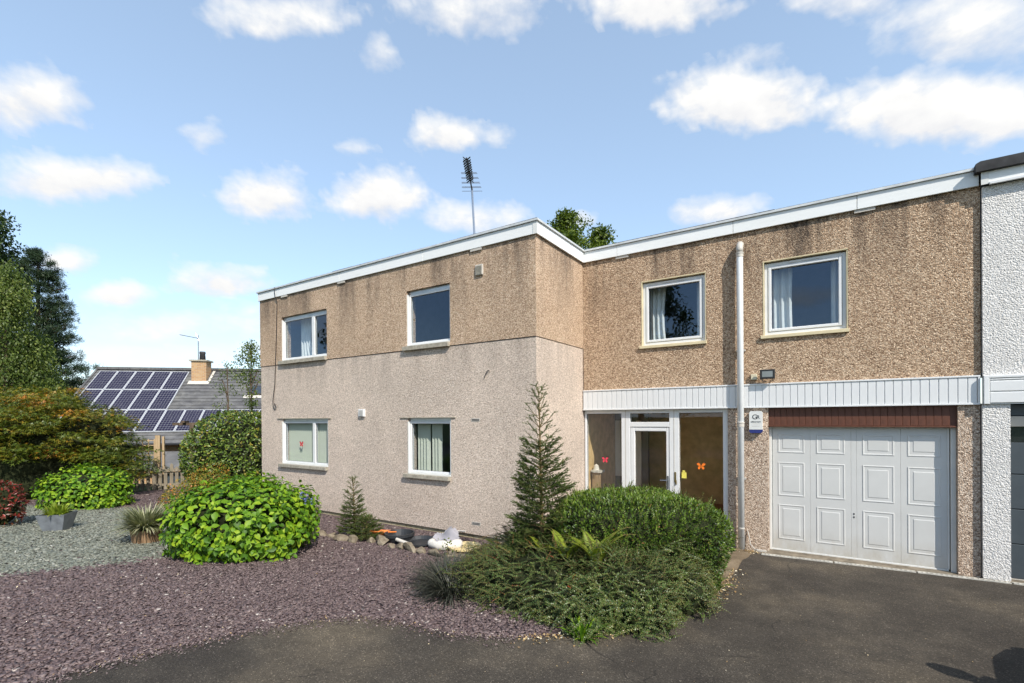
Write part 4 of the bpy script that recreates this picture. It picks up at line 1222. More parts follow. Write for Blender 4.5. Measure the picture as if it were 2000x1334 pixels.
def obox(mb, cx, cy, ax, ay, z0, z1):
    """box turned along the fence"""
    u = np.array([c0, s0]); v = np.array([-s0, c0]); c = np.array([cx, cy]); b = len(mb.v)
    q = [c - u * ax - v * ay, c + u * ax - v * ay, c + u * ax + v * ay, c - u * ax + v * ay]
    mb.v += [(a[0], a[1], z0) for a in q] + [(a[0], a[1], z1) for a in q]
    mb.f += [(b, b + 3, b + 2, b + 1), (b + 4, b + 5, b + 6, b + 7)] + [(b + i, b + (i + 1) % 4, b + 4 + (i + 1) % 4, b + 4 + i) for i in range(4)]
    return mb
part('post', obox(MB(), p[0], p[1], .065, .065, 0, 1.78), 'post_wood', pg)
p2 = p + fd * .15
part('post', obox(MB(), p2[0], p2[1], .03, .05, 0, 1.74), 'post_wood', pg)
tr_c = p - fd * .34
for k in range(4):
    q = p - fd * (.10 + k * .16); part('lath', obox(MB(), q[0], q[1], .016, .012, .75, 1.66), 'post_wood', pg)
for k in range(6):
    part('lath', obox(MB(), tr_c[0], tr_c[1], .27, .010, .80 + k * .16, .83 + k * .16), 'post_wood', pg)
pp = pxy(.74, .5)
pe = empty('pergola', (pp[0], pp[1], 0), 'dark timber arch post with cross beam beside the dense hedge', 'pergola')
part('post', obox(MB(), pp[0], pp[1], .06, .06, 0, 2.1), 'bark', pe)
part('beam', obox(MB(), pp[0], pp[1], .55, .05, 2.1, 2.19), 'bark', pe)
part('rafter', obox(MB(), pp[0] - fd[0] * .2, pp[1] - fd[1] * .2, .05, .3, 2.191, 2.25), 'bark', pe)
part('rafter', obox(MB(), pp[0] + fd[0] * .25, pp[1] + fd[1] * .25, .05, .3, 2.191, 2.25), 'bark', pe)

# ------------------------------------------------------------------ pots, dishes, stones, pet bed
def G(x, y): return float(gz(y))


cx, cy = -12.42, 3.04; z = G(cx, cy)
pt = empty('zinc_planter', (cx, cy, z), 'square tapered zinc planter on the green slate', 'planter', rz=YAW + .28)
mb = MB(); b0, b1, h = .15, .225, .33
lo = [(-b0, -b0, 0), (b0, -b0, 0), (b0, b0, 0), (-b0, b0, 0)]; hi = [(-b1, -b1, h), (b1, -b1, h), (b1, b1, h), (-b1, b1, h)]
k = b1 - .02; ih = [(-k, -k, h), (k, -k, h), (k, k, h), (-k, k, h)]; il = [(-k, -k, h - .05), (k, -k, h - .05), (k, k, h - .05), (-k, k, h - .05)]
mb.poly(lo[::-1])
for i in range(4):
    j = (i + 1) % 4
    mb.poly([lo[i], lo[j], hi[j], hi[i]]); mb.poly([hi[i], hi[j], ih[j], ih[i]]); mb.poly([ih[i], ih[j], il[j], il[i]])
part('tub', mb, 'zinc', pt); part('soil', MB().poly(il), 'soil', pt)
cx, cy = -10.0, 3.62; z = G(cx, cy)
bt = empty('half_barrel', (cx, cy, z), 'round wooden tub standing on the green slate', 'tub')
for k in range(18):
    a0, a1 = 2 * math.pi * k / 18 + .012, 2 * math.pi * (k + 1) / 18 - .012
    r0, r1 = .205, .24
    mb = MB(); q = []
    for zz, r in ((0, r0), (.24, r1)):
        for a, rr in ((a0, r), (a1, r), (a1, r - .025), (a0, r - .025)): q.append((cx + rr * math.cos(a), cy + rr * math.sin(a), z + zz))
    mb.v = q; mb.f = [(0, 1, 5, 4), (1, 2, 6, 5), (2, 3, 7, 6), (3, 0, 4, 7), (4, 5, 6, 7)]
    part('stave', mb, 'barrel_wood', bt)
part('soil', MB().lathe([(.185, z + .0), (.215, z + .22), (0, z + .24)], cx, cy, 18), 'soil', bt)


def dish(name, x, y, r, h, mat, label, rim=.02, tilt=0.0, dz=0.0):
    zb = G(x, y) + .02 + dz
    mb = MB().lathe([(r * .8, zb), (r * .92, zb + h * .7), (r, zb + h), (r * 1.03, zb + h), (r * 1.03, zb + h - rim), (r * 1.0, zb + h - rim * 1.2)] if False else [(0, zb), (r * .82, zb), (r, zb + h - rim), (r * 1.05, zb + h - rim), (r * 1.05, zb + h), (r * .97, zb + h), (r * .80, zb + .02), (0, zb + .02)], x, y, 28)
    o = single(name, mb, mat, label, name.split('_')[-1], (x, y, zb), smooth=False)
    o.rotation_euler = (tilt, tilt * .4, 0)
    return o


dish('orange_saucer', -7.0, 6.35, .27, .07, 'terracotta_orange', 'orange plastic plant saucer tilted against the edging stones', tilt=-.18, dz=.05)
dish('black_pot', -6.52, 6.28, .26, .16, 'black_pot', 'wide black plastic pot beside the orange saucer', .05)
dish('black_saucer', -6.06, 6.33, .27, .07, 'black_pot', 'shallow black saucer between the black pot and the pet bed', .03, tilt=.06)
dish('pale_bowl', -5.14, 6.45, .27, .075, 'bowl_glaze', 'wide cream rimmed bowl lying right of the pet bed', .03)
single('short_pipe', MB().tube([(-6.33, 6.02, .16), (-6.05, 6.06, .10)], .03, 10), 'pipe_grey', 'short length of grey pipe lying on the edging stones', 'pipe', (-6.2, 6.04, .12))
bx, by = -5.56, 6.42; bz = G(bx, by)
pb = empty('pet_bed', (bx, by, bz), 'fluffy white round pet bed with grey cloth lying by the wall', 'pet bed')
mb = MB(); n, m_ = 36, 12
for i in range(n):
    a = 2 * math.pi * i / n
    for j in range(m_):
        b = 2 * math.pi * j / m_
        rr = .085 + .012 * math.sin(5 * a + 1) + .006 * math.sin(11 * a + 2 * b) + .005 * math.sin(17 * a)
        R_ = .225 + .018 * math.sin(3 * a + .5) + rr * math.cos(b)
        mb.v.append((bx + R_ * math.cos(a) * 1.05, by + R_ * math.sin(a) * .85, bz + .09 + rr * math.sin(b) * .82 * (1.0 + .2 * math.sin(a + 2.2))))
for i in range(n):
    for j in range(m_):
        a, b = i * m_ + j, i * m_ + (j + 1) % m_
        c, d = ((i + 1) % n) * m_ + (j + 1) % m_, ((i + 1) % n) * m_ + j
        mb.f.append((a, b, c, d))
part('bolster', mb, 'fleece', pb, smooth=True)
part('base', MB().lathe([(.24, bz + .02), (.24, bz + .07), (0, bz + .08)], bx, by, 24), 'fleece', pb, smooth=True)
mb = MB(); n = 16
for i in range(n + 1):
    for j in range(n + 1):
        u, v_ = i / n - .5, j / n - .5
        rr = math.hypot(u, v_)
        mb.v.append((bx - .02 + u * .5, by + .05 + v_ * .42, bz + .15 + .10 * max(0, v_ + .1) + .035 * math.sin(9 * u + 3 * v_) + .03 * math.sin(13 * v_ - 5 * u) + (.08 if v_ > .1 else 0) * (1 - abs(u))))
for i in range(n):
    for j in range(n):
        u, v_ = (i + .5) / n - .5, (j + .5) / n - .5
        if math.hypot(u, v_) > .5 + .05 * math.sin(7 * math.atan2(v_, u)): continue
        a = i * (n + 1) + j; mb.f.append((a, a + n + 1, a + n + 2, a + 1))
part('grey_cloth', mb, 'grey_cloth', pb, smooth=True)


def stone(x, y, r, seed, label, flat=.55, ry=None, rz=0.0):
    r_ = np.random.default_rng(seed)
    bm = bmesh.new(); bmesh.ops.create_icosphere(bm, subdivisions=3, radius=1.0)
    ks = r_.normal(0, 1.6, (5, 3)); ph = r_.uniform(0, 6, 5)
    pl = [norm(r_.normal(0, 1, 3)) for _ in range(13)]; dd = r_.uniform(.38, .75, 13)
    for v in bm.verts:
        p = np.array(v.co)
        for q, d in zip(pl, dd):
            e = p @ q - d
            if e > 0: p = p - q * e * .98
        p = p * (1 + .03 * sum(math.sin(k @ p * 1.7 + h) for k, h in zip(ks, ph)) / 2)
        v.co = (p[0] * r, p[1] * (ry or r * .75), max(p[2], -.35) * r * flat)
    me = bpy.data.meshes.new('edging_stone'); bm.to_mesh(me); bm.free(); me.materials.append(MATS['garden_stone'])
    o = bpy.data.objects.new('edging_stone', me); COL.objects.link(o)
    o.location = (x, y, G(x, y) + .33 * r * flat); o.rotation_euler = (0, 0, rz)
    return tag(o, label, 'stone', 'rough stones edging the slate bed')


ST = [(-8.05, 5.78, .14, 'rough stone at the foot of the large leafy bush'), (-7.80, 5.80, .17, 'squat stone just left of the small spruce'), (-7.42, 5.72, .20, 'low brown stone in front of the small spruce'), (-7.16, 5.74, .16, 'flat brown stone right of the small spruce'),
      (-6.88, 5.92, .15, 'grey stone in front of the orange saucer'), (-6.62, 5.93, .21, 'pale rounded stone in front of the black pot'), (-6.33, 5.88, .13, 'small angular stone in front of the short pipe'), (-6.10, 5.90, .13, 'small stone in front of the black saucer'),
      (-5.88, 5.92, .21, 'long pale stone at the left end of the pet bed'), (-5.62, 5.93, .17, 'flat stone in front of the pet bed'), (-5.36, 5.92, .19, 'ochre stone at the right end of the pet bed'), (-5.08, 5.98, .16, 'low stone below the cream rimmed bowl'), (-4.85, 6.05, .15, 'last edging stone beside the dark grass')]
for i, (x, y, r, lb) in enumerate(ST): stone(x, y, r * 1.12, 40 + i, lb, .62, r * .66, random.uniform(-.5, .5))
single('grey_stick', MB().tube([(-6.02, YL - .12, .1), (-5.85, YL - .05, .13), (-5.7, YL - .06, .14)], .018, 6), 'pipe_grey', 'grey bent stick leaning on the block course behind the pet bed', 'stick', (-5.9, YL - .1, .1))
# ------------------------------------------------------------------ foliage
CAMP = np.array([0, 0, CAM_Z])
mat_leaf('hydrangea_leaf', [(0.0, (0.040, 0.105, 0.006)), (0.35, (0.092, 0.200, 0.008)), (0.7, (0.160, 0.290, 0.012)), (1.0, (0.29, 0.40, 0.022))], 0.28, 0.5, 0.3)
mat_leaf('maple_leaf', [(0.0, (0.045, 0.075, 0.010)), (0.35, (0.10, 0.135, 0.014)), (0.62, (0.20, 0.175, 0.015)), (0.82, (0.32, 0.18, 0.018)), (1.0, (0.42, 0.15, 0.02))], 0.3)
mat_leaf('rhododendron_leaf', [(0.0, (0.035, 0.070, 0.010)), (0.5, (0.095, 0.155, 0.018)), (0.85, (0.17, 0.235, 0.03)), (1.0, (0.28, 0.22, 0.03))], 0.2, 0.38, 0.5)
mat_leaf('hedge_leaf', [(0.0, (0.028, 0.060, 0.010)), (0.5, (0.072, 0.130, 0.020)), (0.85, (0.14, 0.21, 0.035)), (0.96, (0.21, 0.22, 0.05)), (1.0, (0.26, 0.14, 0.05))], 0.22, 0.36, 0.5)
mat_leaf('hedge_top_leaf', [(0.0, (0.06, 0.11, 0.012)), (0.5, (0.12, 0.20, 0.022)), (1.0, (0.21, 0.29, 0.04))], 0.25, 0.4, 0.45)
mat_leaf('cotoneaster_leaf', [(0.0, (0.026, 0.052, 0.012)), (0.5, (0.066, 0.112, 0.024)), (0.9, (0.125, 0.17, 0.04)), (1.0, (0.20, 0.19, 0.05))], 0.2, 0.4, 0.45)
mat_leaf('red_leaf', [(0.0, (0.28, 0.035, 0.012)), (0.6, (0.42, 0.09, 0.02)), (1.0, (0.40, 0.20, 0.04))], 0.3)
mat_leaf('fern_leaf', [(0.0, (0.15, 0.22, 0.018)), (0.6, (0.27, 0.34, 0.035)), (1.0, (0.38, 0.34, 0.055))], 0.4)
mat_leaf('spruce_needle', [(0.0, (0.032, 0.062, 0.014)), (0.5, (0.075, 0.12, 0.026)), (1.0, (0.155, 0.185, 0.045))], 0.1, 0.5, 0.35)
mat_leaf('pine_needle', [(0.0, (0.012, 0.026, 0.012)), (0.5, (0.030, 0.055, 0.024)), (1.0, (0.060, 0.090, 0.034))], 0.1, 0.5, 0.3)
mat_leaf('birch_leaf', [(0.0, (0.05, 0.085, 0.014)), (0.5, (0.11, 0.155, 0.028)), (1.0, (0.21, 0.24, 0.055))], 0.35)
mat_leaf('dark_leaf', [(0.0, (0.010, 0.024, 0.007)), (0.6, (0.028, 0.06, 0.014)), (1.0, (0.06, 0.10, 0.025))], 0.2)
mat_leaf('tree_leaf', [(0.0, (0.045, 0.080, 0.010)), (0.6, (0.105, 0.155, 0.018)), (1.0, (0.20, 0.24, 0.035))], 0.3)
mat_leaf('photinia_leaf', [(0.0, (0.035, 0.06, 0.015)), (0.35, (0.07, 0.05, 0.02)), (0.65, (0.16, 0.025, 0.018)), (1.0, (0.30, 0.035, 0.022))], 0.25, 0.35, 0.5)
mat_leaf('spirea_leaf', [(0.0, (0.08, 0.13, 0.015)), (0.45, (0.20, 0.21, 0.025)), (0.75, (0.38, 0.22, 0.03)), (1.0, (0.45, 0.15, 0.03))], 0.3)
mat_leaf('sedge_blade', [(0.0, (0.10, 0.12, 0.05)), (0.45, (0.24, 0.26, 0.13)), (1.0, (0.52, 0.48, 0.34))], 0.2)
mat_leaf('dark_blade', [(0.0, (0.018, 0.022, 0.016)), (0.6, (0.05, 0.055, 0.04)), (1.0, (0.13, 0.12, 0.09))], 0.1)
mat_leaf('dry_frond', [(0.0, (0.10, 0.075, 0.045)), (1.0, (0.22, 0.17, 0.10))], 0.2)

T_SIMPLE = (np.array([[0, 0, 0], [.45, -.5, .10], [1, 0, -.05], [.45, .5, .10]]), [(0, 1, 2), (0, 2, 3)])
# ovate leaf with midrib fold and drooping tip
_r = [(0.0, 0.0, 0.0), (0.16, 0.30, 0.045), (0.40, 0.50, 0.06), (0.66, 0.38, 0.0), (0.86, 0.17, -0.07), (1.0, 0.0, -0.14)]
_v = [(u, 0, w - .05 if 0 < i < 5 else w) for i, (u, h, w) in enumerate(_r)] + [(u, h, w + .03) for u, h, w in _r[1:5]] + [(u, -h, w + .03) for u, h, w in _r[1:5]]
_f = [(0, 1, 6), (1, 2, 7), (1, 7, 6), (2, 3, 8), (2, 8, 7), (3, 4, 9), (3, 9, 8), (4, 5, 9)]
_f += [(0, 10, 1), (1, 11, 2), (1, 10, 11), (2, 12, 3), (2, 11, 12), (3, 13, 4), (3, 12, 13), (4, 13, 5)]
T_OVATE = (np.array(_v, float), _f)
T_BLADE = (np.array([[0, -.5, 0], [0, .5, 0], [.5, -.4, .06], [.5, .4, .06], [1, 0, -.05]]), [(0, 2, 3), (0, 3, 1), (2, 4, 3)])
T_NEEDLE = (np.array([[0, -.5, 0], [0, .5, 0], [1, 0, 0]]), [(0, 1, 2)])
# palmate maple-like leaf: five narrow lobes
T_PALM = (np.array([[0, 0, 0], [.35, -.10, 0], [1, 0, -.1], [.35, .10, 0], [.2, -.16, 0], [.62, -.52, -.08], [.2, .16, 0], [.62, .52, -.08]]), [(0, 1, 2), (0, 2, 3), (0, 5, 1), (0, 4, 5), (0, 3, 7), (0, 7, 6)])


def leaf_arrays(pos, ax, nr, L, W, tmpl, rnd):
    V0, F0 = tmpl
    ax = norm(ax); sd = norm(np.cross(nr, ax)); nn = np.cross(ax, sd)
    N = len(pos); K = len(V0)
    L = np.broadcast_to(L, N)[:, None, None]; W = np.broadcast_to(W, N)[:, None, None]
    V = pos[:, None] + V0[None, :, 0:1] * L * ax[:, None] + V0[None, :, 1:2] * W * sd[:, None] + V0[None, :, 2:3] * L * nn[:, None]
    F = (np.arange(N)[:, None, None] * K + np.array(F0)[None]).reshape(-1, 3)
    return V.reshape(-1, 3), F, np.repeat(rnd, K)


class Leaves:
    def __init__(s): s.V = []; s.F = []; s.R = []; s.n = 0

    def add(s, pos, ax, nr, L, W, tmpl, rnd):
        v, f, r = leaf_arrays(np.asarray(pos, float), np.asarray(ax, float), np.asarray(nr, float), L, W, tmpl, np.broadcast_to(rnd, len(pos)))
        s.V.append(v); s.F.append(f + s.n); s.R.append(r); s.n += len(v); return s

    def build(s, name, mat, parent, label=None):
        V = np.concatenate(s.V) - np.array(org(parent))
        me = mesh_np(name, V, [np.concatenate(s.F)], mat, rnd=np.concatenate(s.R))
        o = part(name, me, None, parent, label=label, kind='stuff')
        return o


def lump(d, seed, n=7, k=3.2):
    r = np.random.default_rng(seed); out = np.zeros(len(d))
    for i in range(n):
        out += np.sin(d @ r.normal(0, k, 3) + r.uniform(0, 6.28)) / n ** .5
    return out


def rotz(p, a):
    c, s = math.cos(a), math.sin(a); q = p.copy(); q[:, 0] = p[:, 0] * c - p[:, 1] * s; q[:, 1] = p[:, 0] * s + p[:, 1] * c; return q


def hull(n, ctr, rad, rot=0.0, seed=1, amp=.10, zlow=-.6, depth=.25, power=2.0, face=None):
    """points through the outer shell of a lumpy (super)ellipsoid; returns pos, outward normal"""
    r = np.random.default_rng(seed)
    P, Nn = [], []
    got = 0
    while got < n:
        d = norm(r.normal(0, 1, (n * 2, 3)))
        d = d[d[:, 2] > zlow]
        if power != 2.0:
            k = (np.abs(d) ** power).sum(1) ** (-1 / power)
        else: k = np.ones(len(d))
        rr = k * (1 + amp * lump(d, seed)) * (1 - depth * r.random(len(d)) ** 2.2)
        p = d * rr[:, None] * np.array(rad)
        nn = norm(np.sign(d) * np.abs(d) ** (power - 1) / np.array(rad))
        p = rotz(p, rot); nn = rotz(nn, rot)
        if face is not None:
            w = p + np.array(ctr)
            ok = ((w - CAMP) * nn).sum(1) < face * np.linalg.norm(w - CAMP, axis=1)
            p, nn = p[ok], nn[ok]
        P.append(p); Nn.append(nn); got += len(p)
    return np.concatenate(P)[:n] + np.array(ctr), np.concatenate(Nn)[:n]


def rand_dirs(n, r): return norm(r.normal(0, 1, (n, 3)))


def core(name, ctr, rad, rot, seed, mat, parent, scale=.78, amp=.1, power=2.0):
    """solid dark filler, coloured like inner shade, so that the bush is not see-through"""
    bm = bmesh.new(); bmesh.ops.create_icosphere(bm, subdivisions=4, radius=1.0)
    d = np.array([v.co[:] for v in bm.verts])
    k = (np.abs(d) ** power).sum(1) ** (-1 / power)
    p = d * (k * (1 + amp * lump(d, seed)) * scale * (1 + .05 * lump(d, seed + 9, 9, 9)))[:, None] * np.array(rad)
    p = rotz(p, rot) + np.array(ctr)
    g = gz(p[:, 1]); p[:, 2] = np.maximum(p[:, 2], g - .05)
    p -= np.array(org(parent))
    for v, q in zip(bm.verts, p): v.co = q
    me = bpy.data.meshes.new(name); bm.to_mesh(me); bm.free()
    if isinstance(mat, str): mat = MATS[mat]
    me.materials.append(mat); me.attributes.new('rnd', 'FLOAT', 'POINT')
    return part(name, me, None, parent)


mat_plain('dark_core', (0.022, 0.026, 0.012), 0.95, 0.05, var=0.5, scale=12, bump=1.0, bscale=20)  # near-black filler colour, stands in for shade inside the bushes


def bush(name, label, ctr, rad, rot, n, L, W, tmpl, mat, seed, amp=.1, up=.5, out=.8, jit=.8, zlow=-.6, depth=.3, power=2.0, cat='shrub', core_scale=.78, part_name='foliage', face=.55):
    root = empty(name, (ctr[0], ctr[1], G(ctr[0], ctr[1])), label, cat)
    r = np.random.default_rng(seed + 100)
    p, nn = hull(n, ctr, rad, rot, seed, amp, zlow, depth, power, face)
    ok = p[:, 2] > gz(p[:, 1]) + .02
    p, nn = p[ok], nn[ok]; n = len(p)
    ax = norm(nn * out + np.array([0, 0, up * .3]) + jit * rand_dirs(n, r))
    nr = norm(nn + np.array([0, 0, up]) + .5 * rand_dirs(n, r))
    Ls = L * r.uniform(.65, 1.25, n)
    Leaves().add(p, ax, nr, Ls, Ls * W, tmpl, r.random(n)).build(part_name, mat, root)
    core('branches', ctr, rad, rot, seed, 'dark_core', root, core_scale, amp, power)  # solid shade-coloured core, no modelled branches
    return root


# --- hydrangeas: shoot tips carrying crossed pairs of broad leaves; the nearest leaves are single pieces
def hydrangea(label, ctr, rad, rot, tips, L, seed, n_single=300):
    root = empty('hydrangea', (ctr[0], ctr[1], G(ctr[0], ctr[1])), label, 'shrub', 'broad leaved hydrangea bushes')
    r = np.random.default_rng(seed)
    p, nn = hull(tips, ctr, rad, rot, seed, .05, -.75, .33, 2.3, .5)
    ok = p[:, 2] > gz(p[:, 1]) + .04
    p, nn = p[ok], nn[ok]
    P_, A_, N_, S_ = [], [], [], []
    for i in range(len(p)):
        n = norm(nn[i] + np.array([0, 0, .55])); ref = norm(np.cross(n, rand_dirs(1, r)[0])); bi = np.cross(n, ref)
        for pair in range(3):
            a0 = r.uniform(0, 6.28) if pair == 0 else a0 + math.pi / 2 + r.normal(0, .15)
            for s in (0, math.pi):
                t_ = math.cos(a0 + s) * ref + math.sin(a0 + s) * bi
                tilt = [.75, .25, -.15][pair] + r.normal(0, .18)
                ax = norm(t_ * math.cos(tilt) + n * math.sin(tilt) + np.array([0, 0, -.38]))
                P_.append(p[i] - n * .045 * pair + ax * .02); A_.append(ax); N_.append(norm(n + .22 * rand_dirs(1, r)[0])); S_.append(L * [.62, .95, 1.1][pair] * r.uniform(.75, 1.2))
    P_, A_, N_, S_ = map(np.array, (P_, A_, N_, S_))
    ok = P_[:, 2] > gz(P_[:, 1]) + .03
    P_, A_, N_, S_ = P_[ok], A_[ok], N_[ok], S_[ok]
    # largest on screen and on the visible outside
    d = np.linalg.norm(P_ - CAMP, axis=1); facing = ((CAMP - P_) * N_).sum(1) / d
    u = norm((P_ - np.array(ctr)) / np.array(rad))
    score = S_ / d * np.clip(facing + .3, .05, 1) * (np.linalg.norm((P_ - np.array(ctr)) / np.array(rad), axis=1) + 0.2 * ((CAMP - P_) @ FW * -1 < 0))
    order = np.argsort(-score)
    one, rest = order[:n_single], order[n_single:]
    R_ = r.random(len(P_))
    Leaves().add(P_[rest], A_[rest], N_[rest], S_[rest], S_[rest] * .66, T_OVATE, R_[rest]).build('foliage', 'hydrangea_leaf', root)
    meshes = []
    for k in range(10):
        v0 = T_OVATE[0].copy(); rr = np.random.default_rng(seed + k); v0[:, 2] += v0[:, 0] ** 2 * rr.uniform(-.16, .06); v0[:, 1] *= .66
        meshes.append(mesh_np('leaf', v0, [np.array(T_OVATE[1])], 'hydrangea_leaf', rnd=np.full(len(v0), (k + .5) / 10), smooth=True))
    o0 = np.array(org(root))
    for q, i in enumerate(one):
        o = part('leaf', meshes[int(R_[i] * 9.99)], None, root)
        ax = A_[i]; sd = norm(np.cross(N_[i], ax)); nz_ = np.cross(ax, sd); s = S_[i]
        M = Matrix.Identity(4)
        for k in range(3): M[k][0], M[k][1], M[k][2], M[k][3] = ax[k] * s, sd[k] * s, nz_[k] * s, (P_[i] - o0)[k]
        o.matrix_basis = M
    core('bush_core', ctr, rad, rot, seed, 'dark_core', root, .72, .05, 2.3)  # solid core in the dark shade colour, no modelled stalks
    return root


h1 = hydrangea('largest bright green hydrangea bush, round and broad leaved, in front of the house', (-8.10, 4.36, .60), (1.13, 1.08, .78), YAW, 700, .120, 21)
hydrangea('smaller bright green hydrangea bush behind the zinc planter', (-15.75, 4.45, .42), (.98, .92, .74), YAW, 430, .120, 22)
# blue flower heads at the right edge of the big hydrangea
fl_ = Leaves(); r = np.random.default_rng(5)
for c_ in ((-7.34, 4.90, 1.0), (-7.28, 4.95, .90)):
    d = rand_dirs(40, r); fl_.add(np.array(c_) + d * .05, d, rand_dirs(40, r), .03, .03, T_SIMPLE, r.random(40))
mat_leaf('blue_petal', [(0, (.12, .16, .42)), (1, (.25, .28, .55))], .3)
fl_.build('flower', 'blue_petal', h1)

# --- other garden shrubs
# layered Japanese maple: flat sprays
def maple():
    ctr = np.array([-19.5, 4.42, 0.0])
    root = empty('maple_shrub', (ctr[0], ctr[1], G(ctr[0], ctr[1])), 'wide orange and green maple shrub with layered sprays at the left', 'maple')
    r = np.random.default_rng(31); lv = Leaves()
    for k in range(335):
        a = r.uniform(0, 6.28); rr = r.random() ** .45
        u, v = math.cos(a) * rr * 3.0, math.sin(a) * rr * 1.6
        top = 3.35 * (1 - (abs(u) / 3.35) ** 2.6) * (1 - .25 * (abs(v) / 1.6) ** 2)
        z = max(.35, top * r.uniform(.25, 1.0) ** .55 + r.normal(0, .06))
        c_ = ctr + RT * u + FW * v + np.array([0, 0, z])
        m = 85; sz = r.uniform(.34, .62)
        q = rand_dirs(m, r) * (r.random(m) ** .4)[:, None] * np.array([sz, sz, sz * .24])
        outd = norm(np.array([c_[0] - ctr[0], c_[1] - ctr[1], 0])); q[:, 2] -= .28 * np.linalg.norm(q[:, :2], axis=1) ** 2 / sz
        ax = norm(np.concatenate([q[:, :2], np.zeros((m, 1))], 1) + outd * .1 + np.array([0, 0, -.12]) + .25 * rand_dirs(m, r))
        nr = norm(np.array([0, 0, 1.0]) + .4 * rand_dirs(m, r))
        hue = np.clip(.15 + .42 * (z / 3.3) + r.normal(0, .16), 0, .95)
        lv.add(c_ + q, ax, nr, .115 * r.uniform(.7, 1.3, m), .13, T_PALM, np.clip(hue + r.normal(0, .12, m), 0, 1))
    lv.build('foliage', 'maple_leaf', root)
    tr_ = MB()
    for k in range(9):
        a = r.uniform(0, 6.28); e = ctr + RT * math.cos(a) * 1.9 + FW * math.sin(a) * 1.0 + np.array([0, 0, r.uniform(1.6, 2.7)])
        mid = (ctr + e) / 2 + np.array([0, 0, .35]); b_ = ctr + np.array([r.normal(0, .12), r.normal(0, .12), G(*ctr[:2])])
        tr_.tube([b_, mid, e], [.06, .04, .012], 6)
    part('trunk', tr_, 'bark', root)
    core('branches', ctr + [0, 0, 1.15], (2.6, 1.2, 1.55), YAW, 33, 'dark_core', root, .9, .15)  # dark filler blob behind the sprays, shade put into its colour


maple()
bush('photinia_shrub', 'dark red leaved shrub at the left edge of the garden', (-13.85, 2.50, .62), (.42, .40, .50), 0, 900, .085, .42, T_OVATE, 'photinia_leaf', 41, .12, .3, .7, .7)
bush('rhododendron_hedge', 'tall dense evergreen hedge against the far corner of the house', (-14.95, 8.05, .95), (1.75, 1.15, 1.42), YAW, 9500, .088, .5, T_OVATE, 'rhododendron_leaf', 42, .09, .5, .6, .8, power=2.6, depth=.16)
bush('spirea_shrub', 'small golden orange leaved shrub behind the round wooden tub', (-11.7, 5.25, .38), (.85, .5, .55), YAW, 3200, .05, .5, T_SIMPLE, 'spirea_leaf', 43, .2, .4, .7, 1.0, depth=.45, core_scale=.55)
bush('spirea_shrub', 'loose orange tinted shrub at the foot of the evergreen hedge', (-14.1, 6.55, .34), (.75, .45, .62), YAW, 2200, .055, .5, T_SIMPLE, 'spirea_leaf', 44, .25, .4, .7, 1.0, depth=.5, core_scale=.5)
# planting in the zinc planter
def tuft(root, ctr, n, L, W, mat, seed, spread=1.0, droop=.5, segs=5, name='blades', base=.06, rn=None, lo=.1):
    """arching strap leaves from one crown, each a ribbon of quads"""
    r = np.random.default_rng(seed); V, F, R_ = [], [], []; b = 0
    for i in range(n):
        a = r.uniform(0, 6.28); el = r.uniform(lo, 1.0) * spread; l = L * r.uniform(.6, 1.15); w = W * r.uniform(.7, 1.2)
        h = np.array([math.cos(a), math.sin(a), 0]); sd = np.array([-h[1], h[0], 0])
        p = np.array(ctr) + h * base * r.random() ; th = math.pi / 2 - el; rn_ = r.random() if rn is None else rn(el, r)
        for k in range(segs + 1):
            s = k / segs; ww = w * (1 - s ** 2) * .5 + .0008
            V += [p - sd * ww, p + sd * ww]; R_ += [rn_ * (.6 + .4 * s)] * 2
            p = p + (h * math.cos(th) + np.array([0, 0, math.sin(th)])) * l / segs; th -= droop * (1.5 * s + .35) / segs * 2.2 * (.5 + el)
        for k in range(segs): F.append((b + 2 * k, b + 2 * k + 1, b + 2 * k + 3, b + 2 * k + 2))
        b += 2 * segs + 2
    V = np.array(V); g_ = gz(V[:, 1]) + .01; V[:, 2] = np.maximum(V[:, 2], g_)
    me = mesh_np(name, V - np.array(org(root)), [np.array(F)], mat, rnd=np.clip(R_, 0, 1))
    return part(name, me, None, root, kind='stuff')


pz = G(-12.42, 3.04)
pp_ = empty('planter_plant', (-12.42, 3.04, pz + .3), 'low yellowing plant growing in the zinc planter', 'plant')
tuft(pp_, (-12.42, 3.04, pz + .29), 120, .26, .05, 'fern_leaf', 51, 1.1, .5, 4, 'leaves', .14)
sz_ = G(-10.0, 3.62)
sg = empty('tufted_grass', (-10.0, 3.62, sz_ + .22), 'pale variegated strap leaved tuft spilling out of the round wooden tub', 'plant')
tuft(sg, (-10.0, 3.62, sz_ + .27), 1000, .44, .026, 'sedge_blade', 52, 1.5, .22, 5, 'blades', .17, lo=.25)
dg_ = empty('dark_grass', (-4.42, 5.0, G(-4.42, 5.0)), 'dark spiky grass clump at the left end of the front bushes', 'plant')
for i, (x, y) in enumerate(((-4.25, 4.85), (-4.05, 4.72), (-4.3, 5.15), (-4.0, 5.1), (-3.85, 4.55))):
    tuft(dg_, (x, y, G(x, y)), 420, .50, .011, 'dark_blade', 53 + i, 1.5, .5, 5, 'blades', .16, lo=.3)


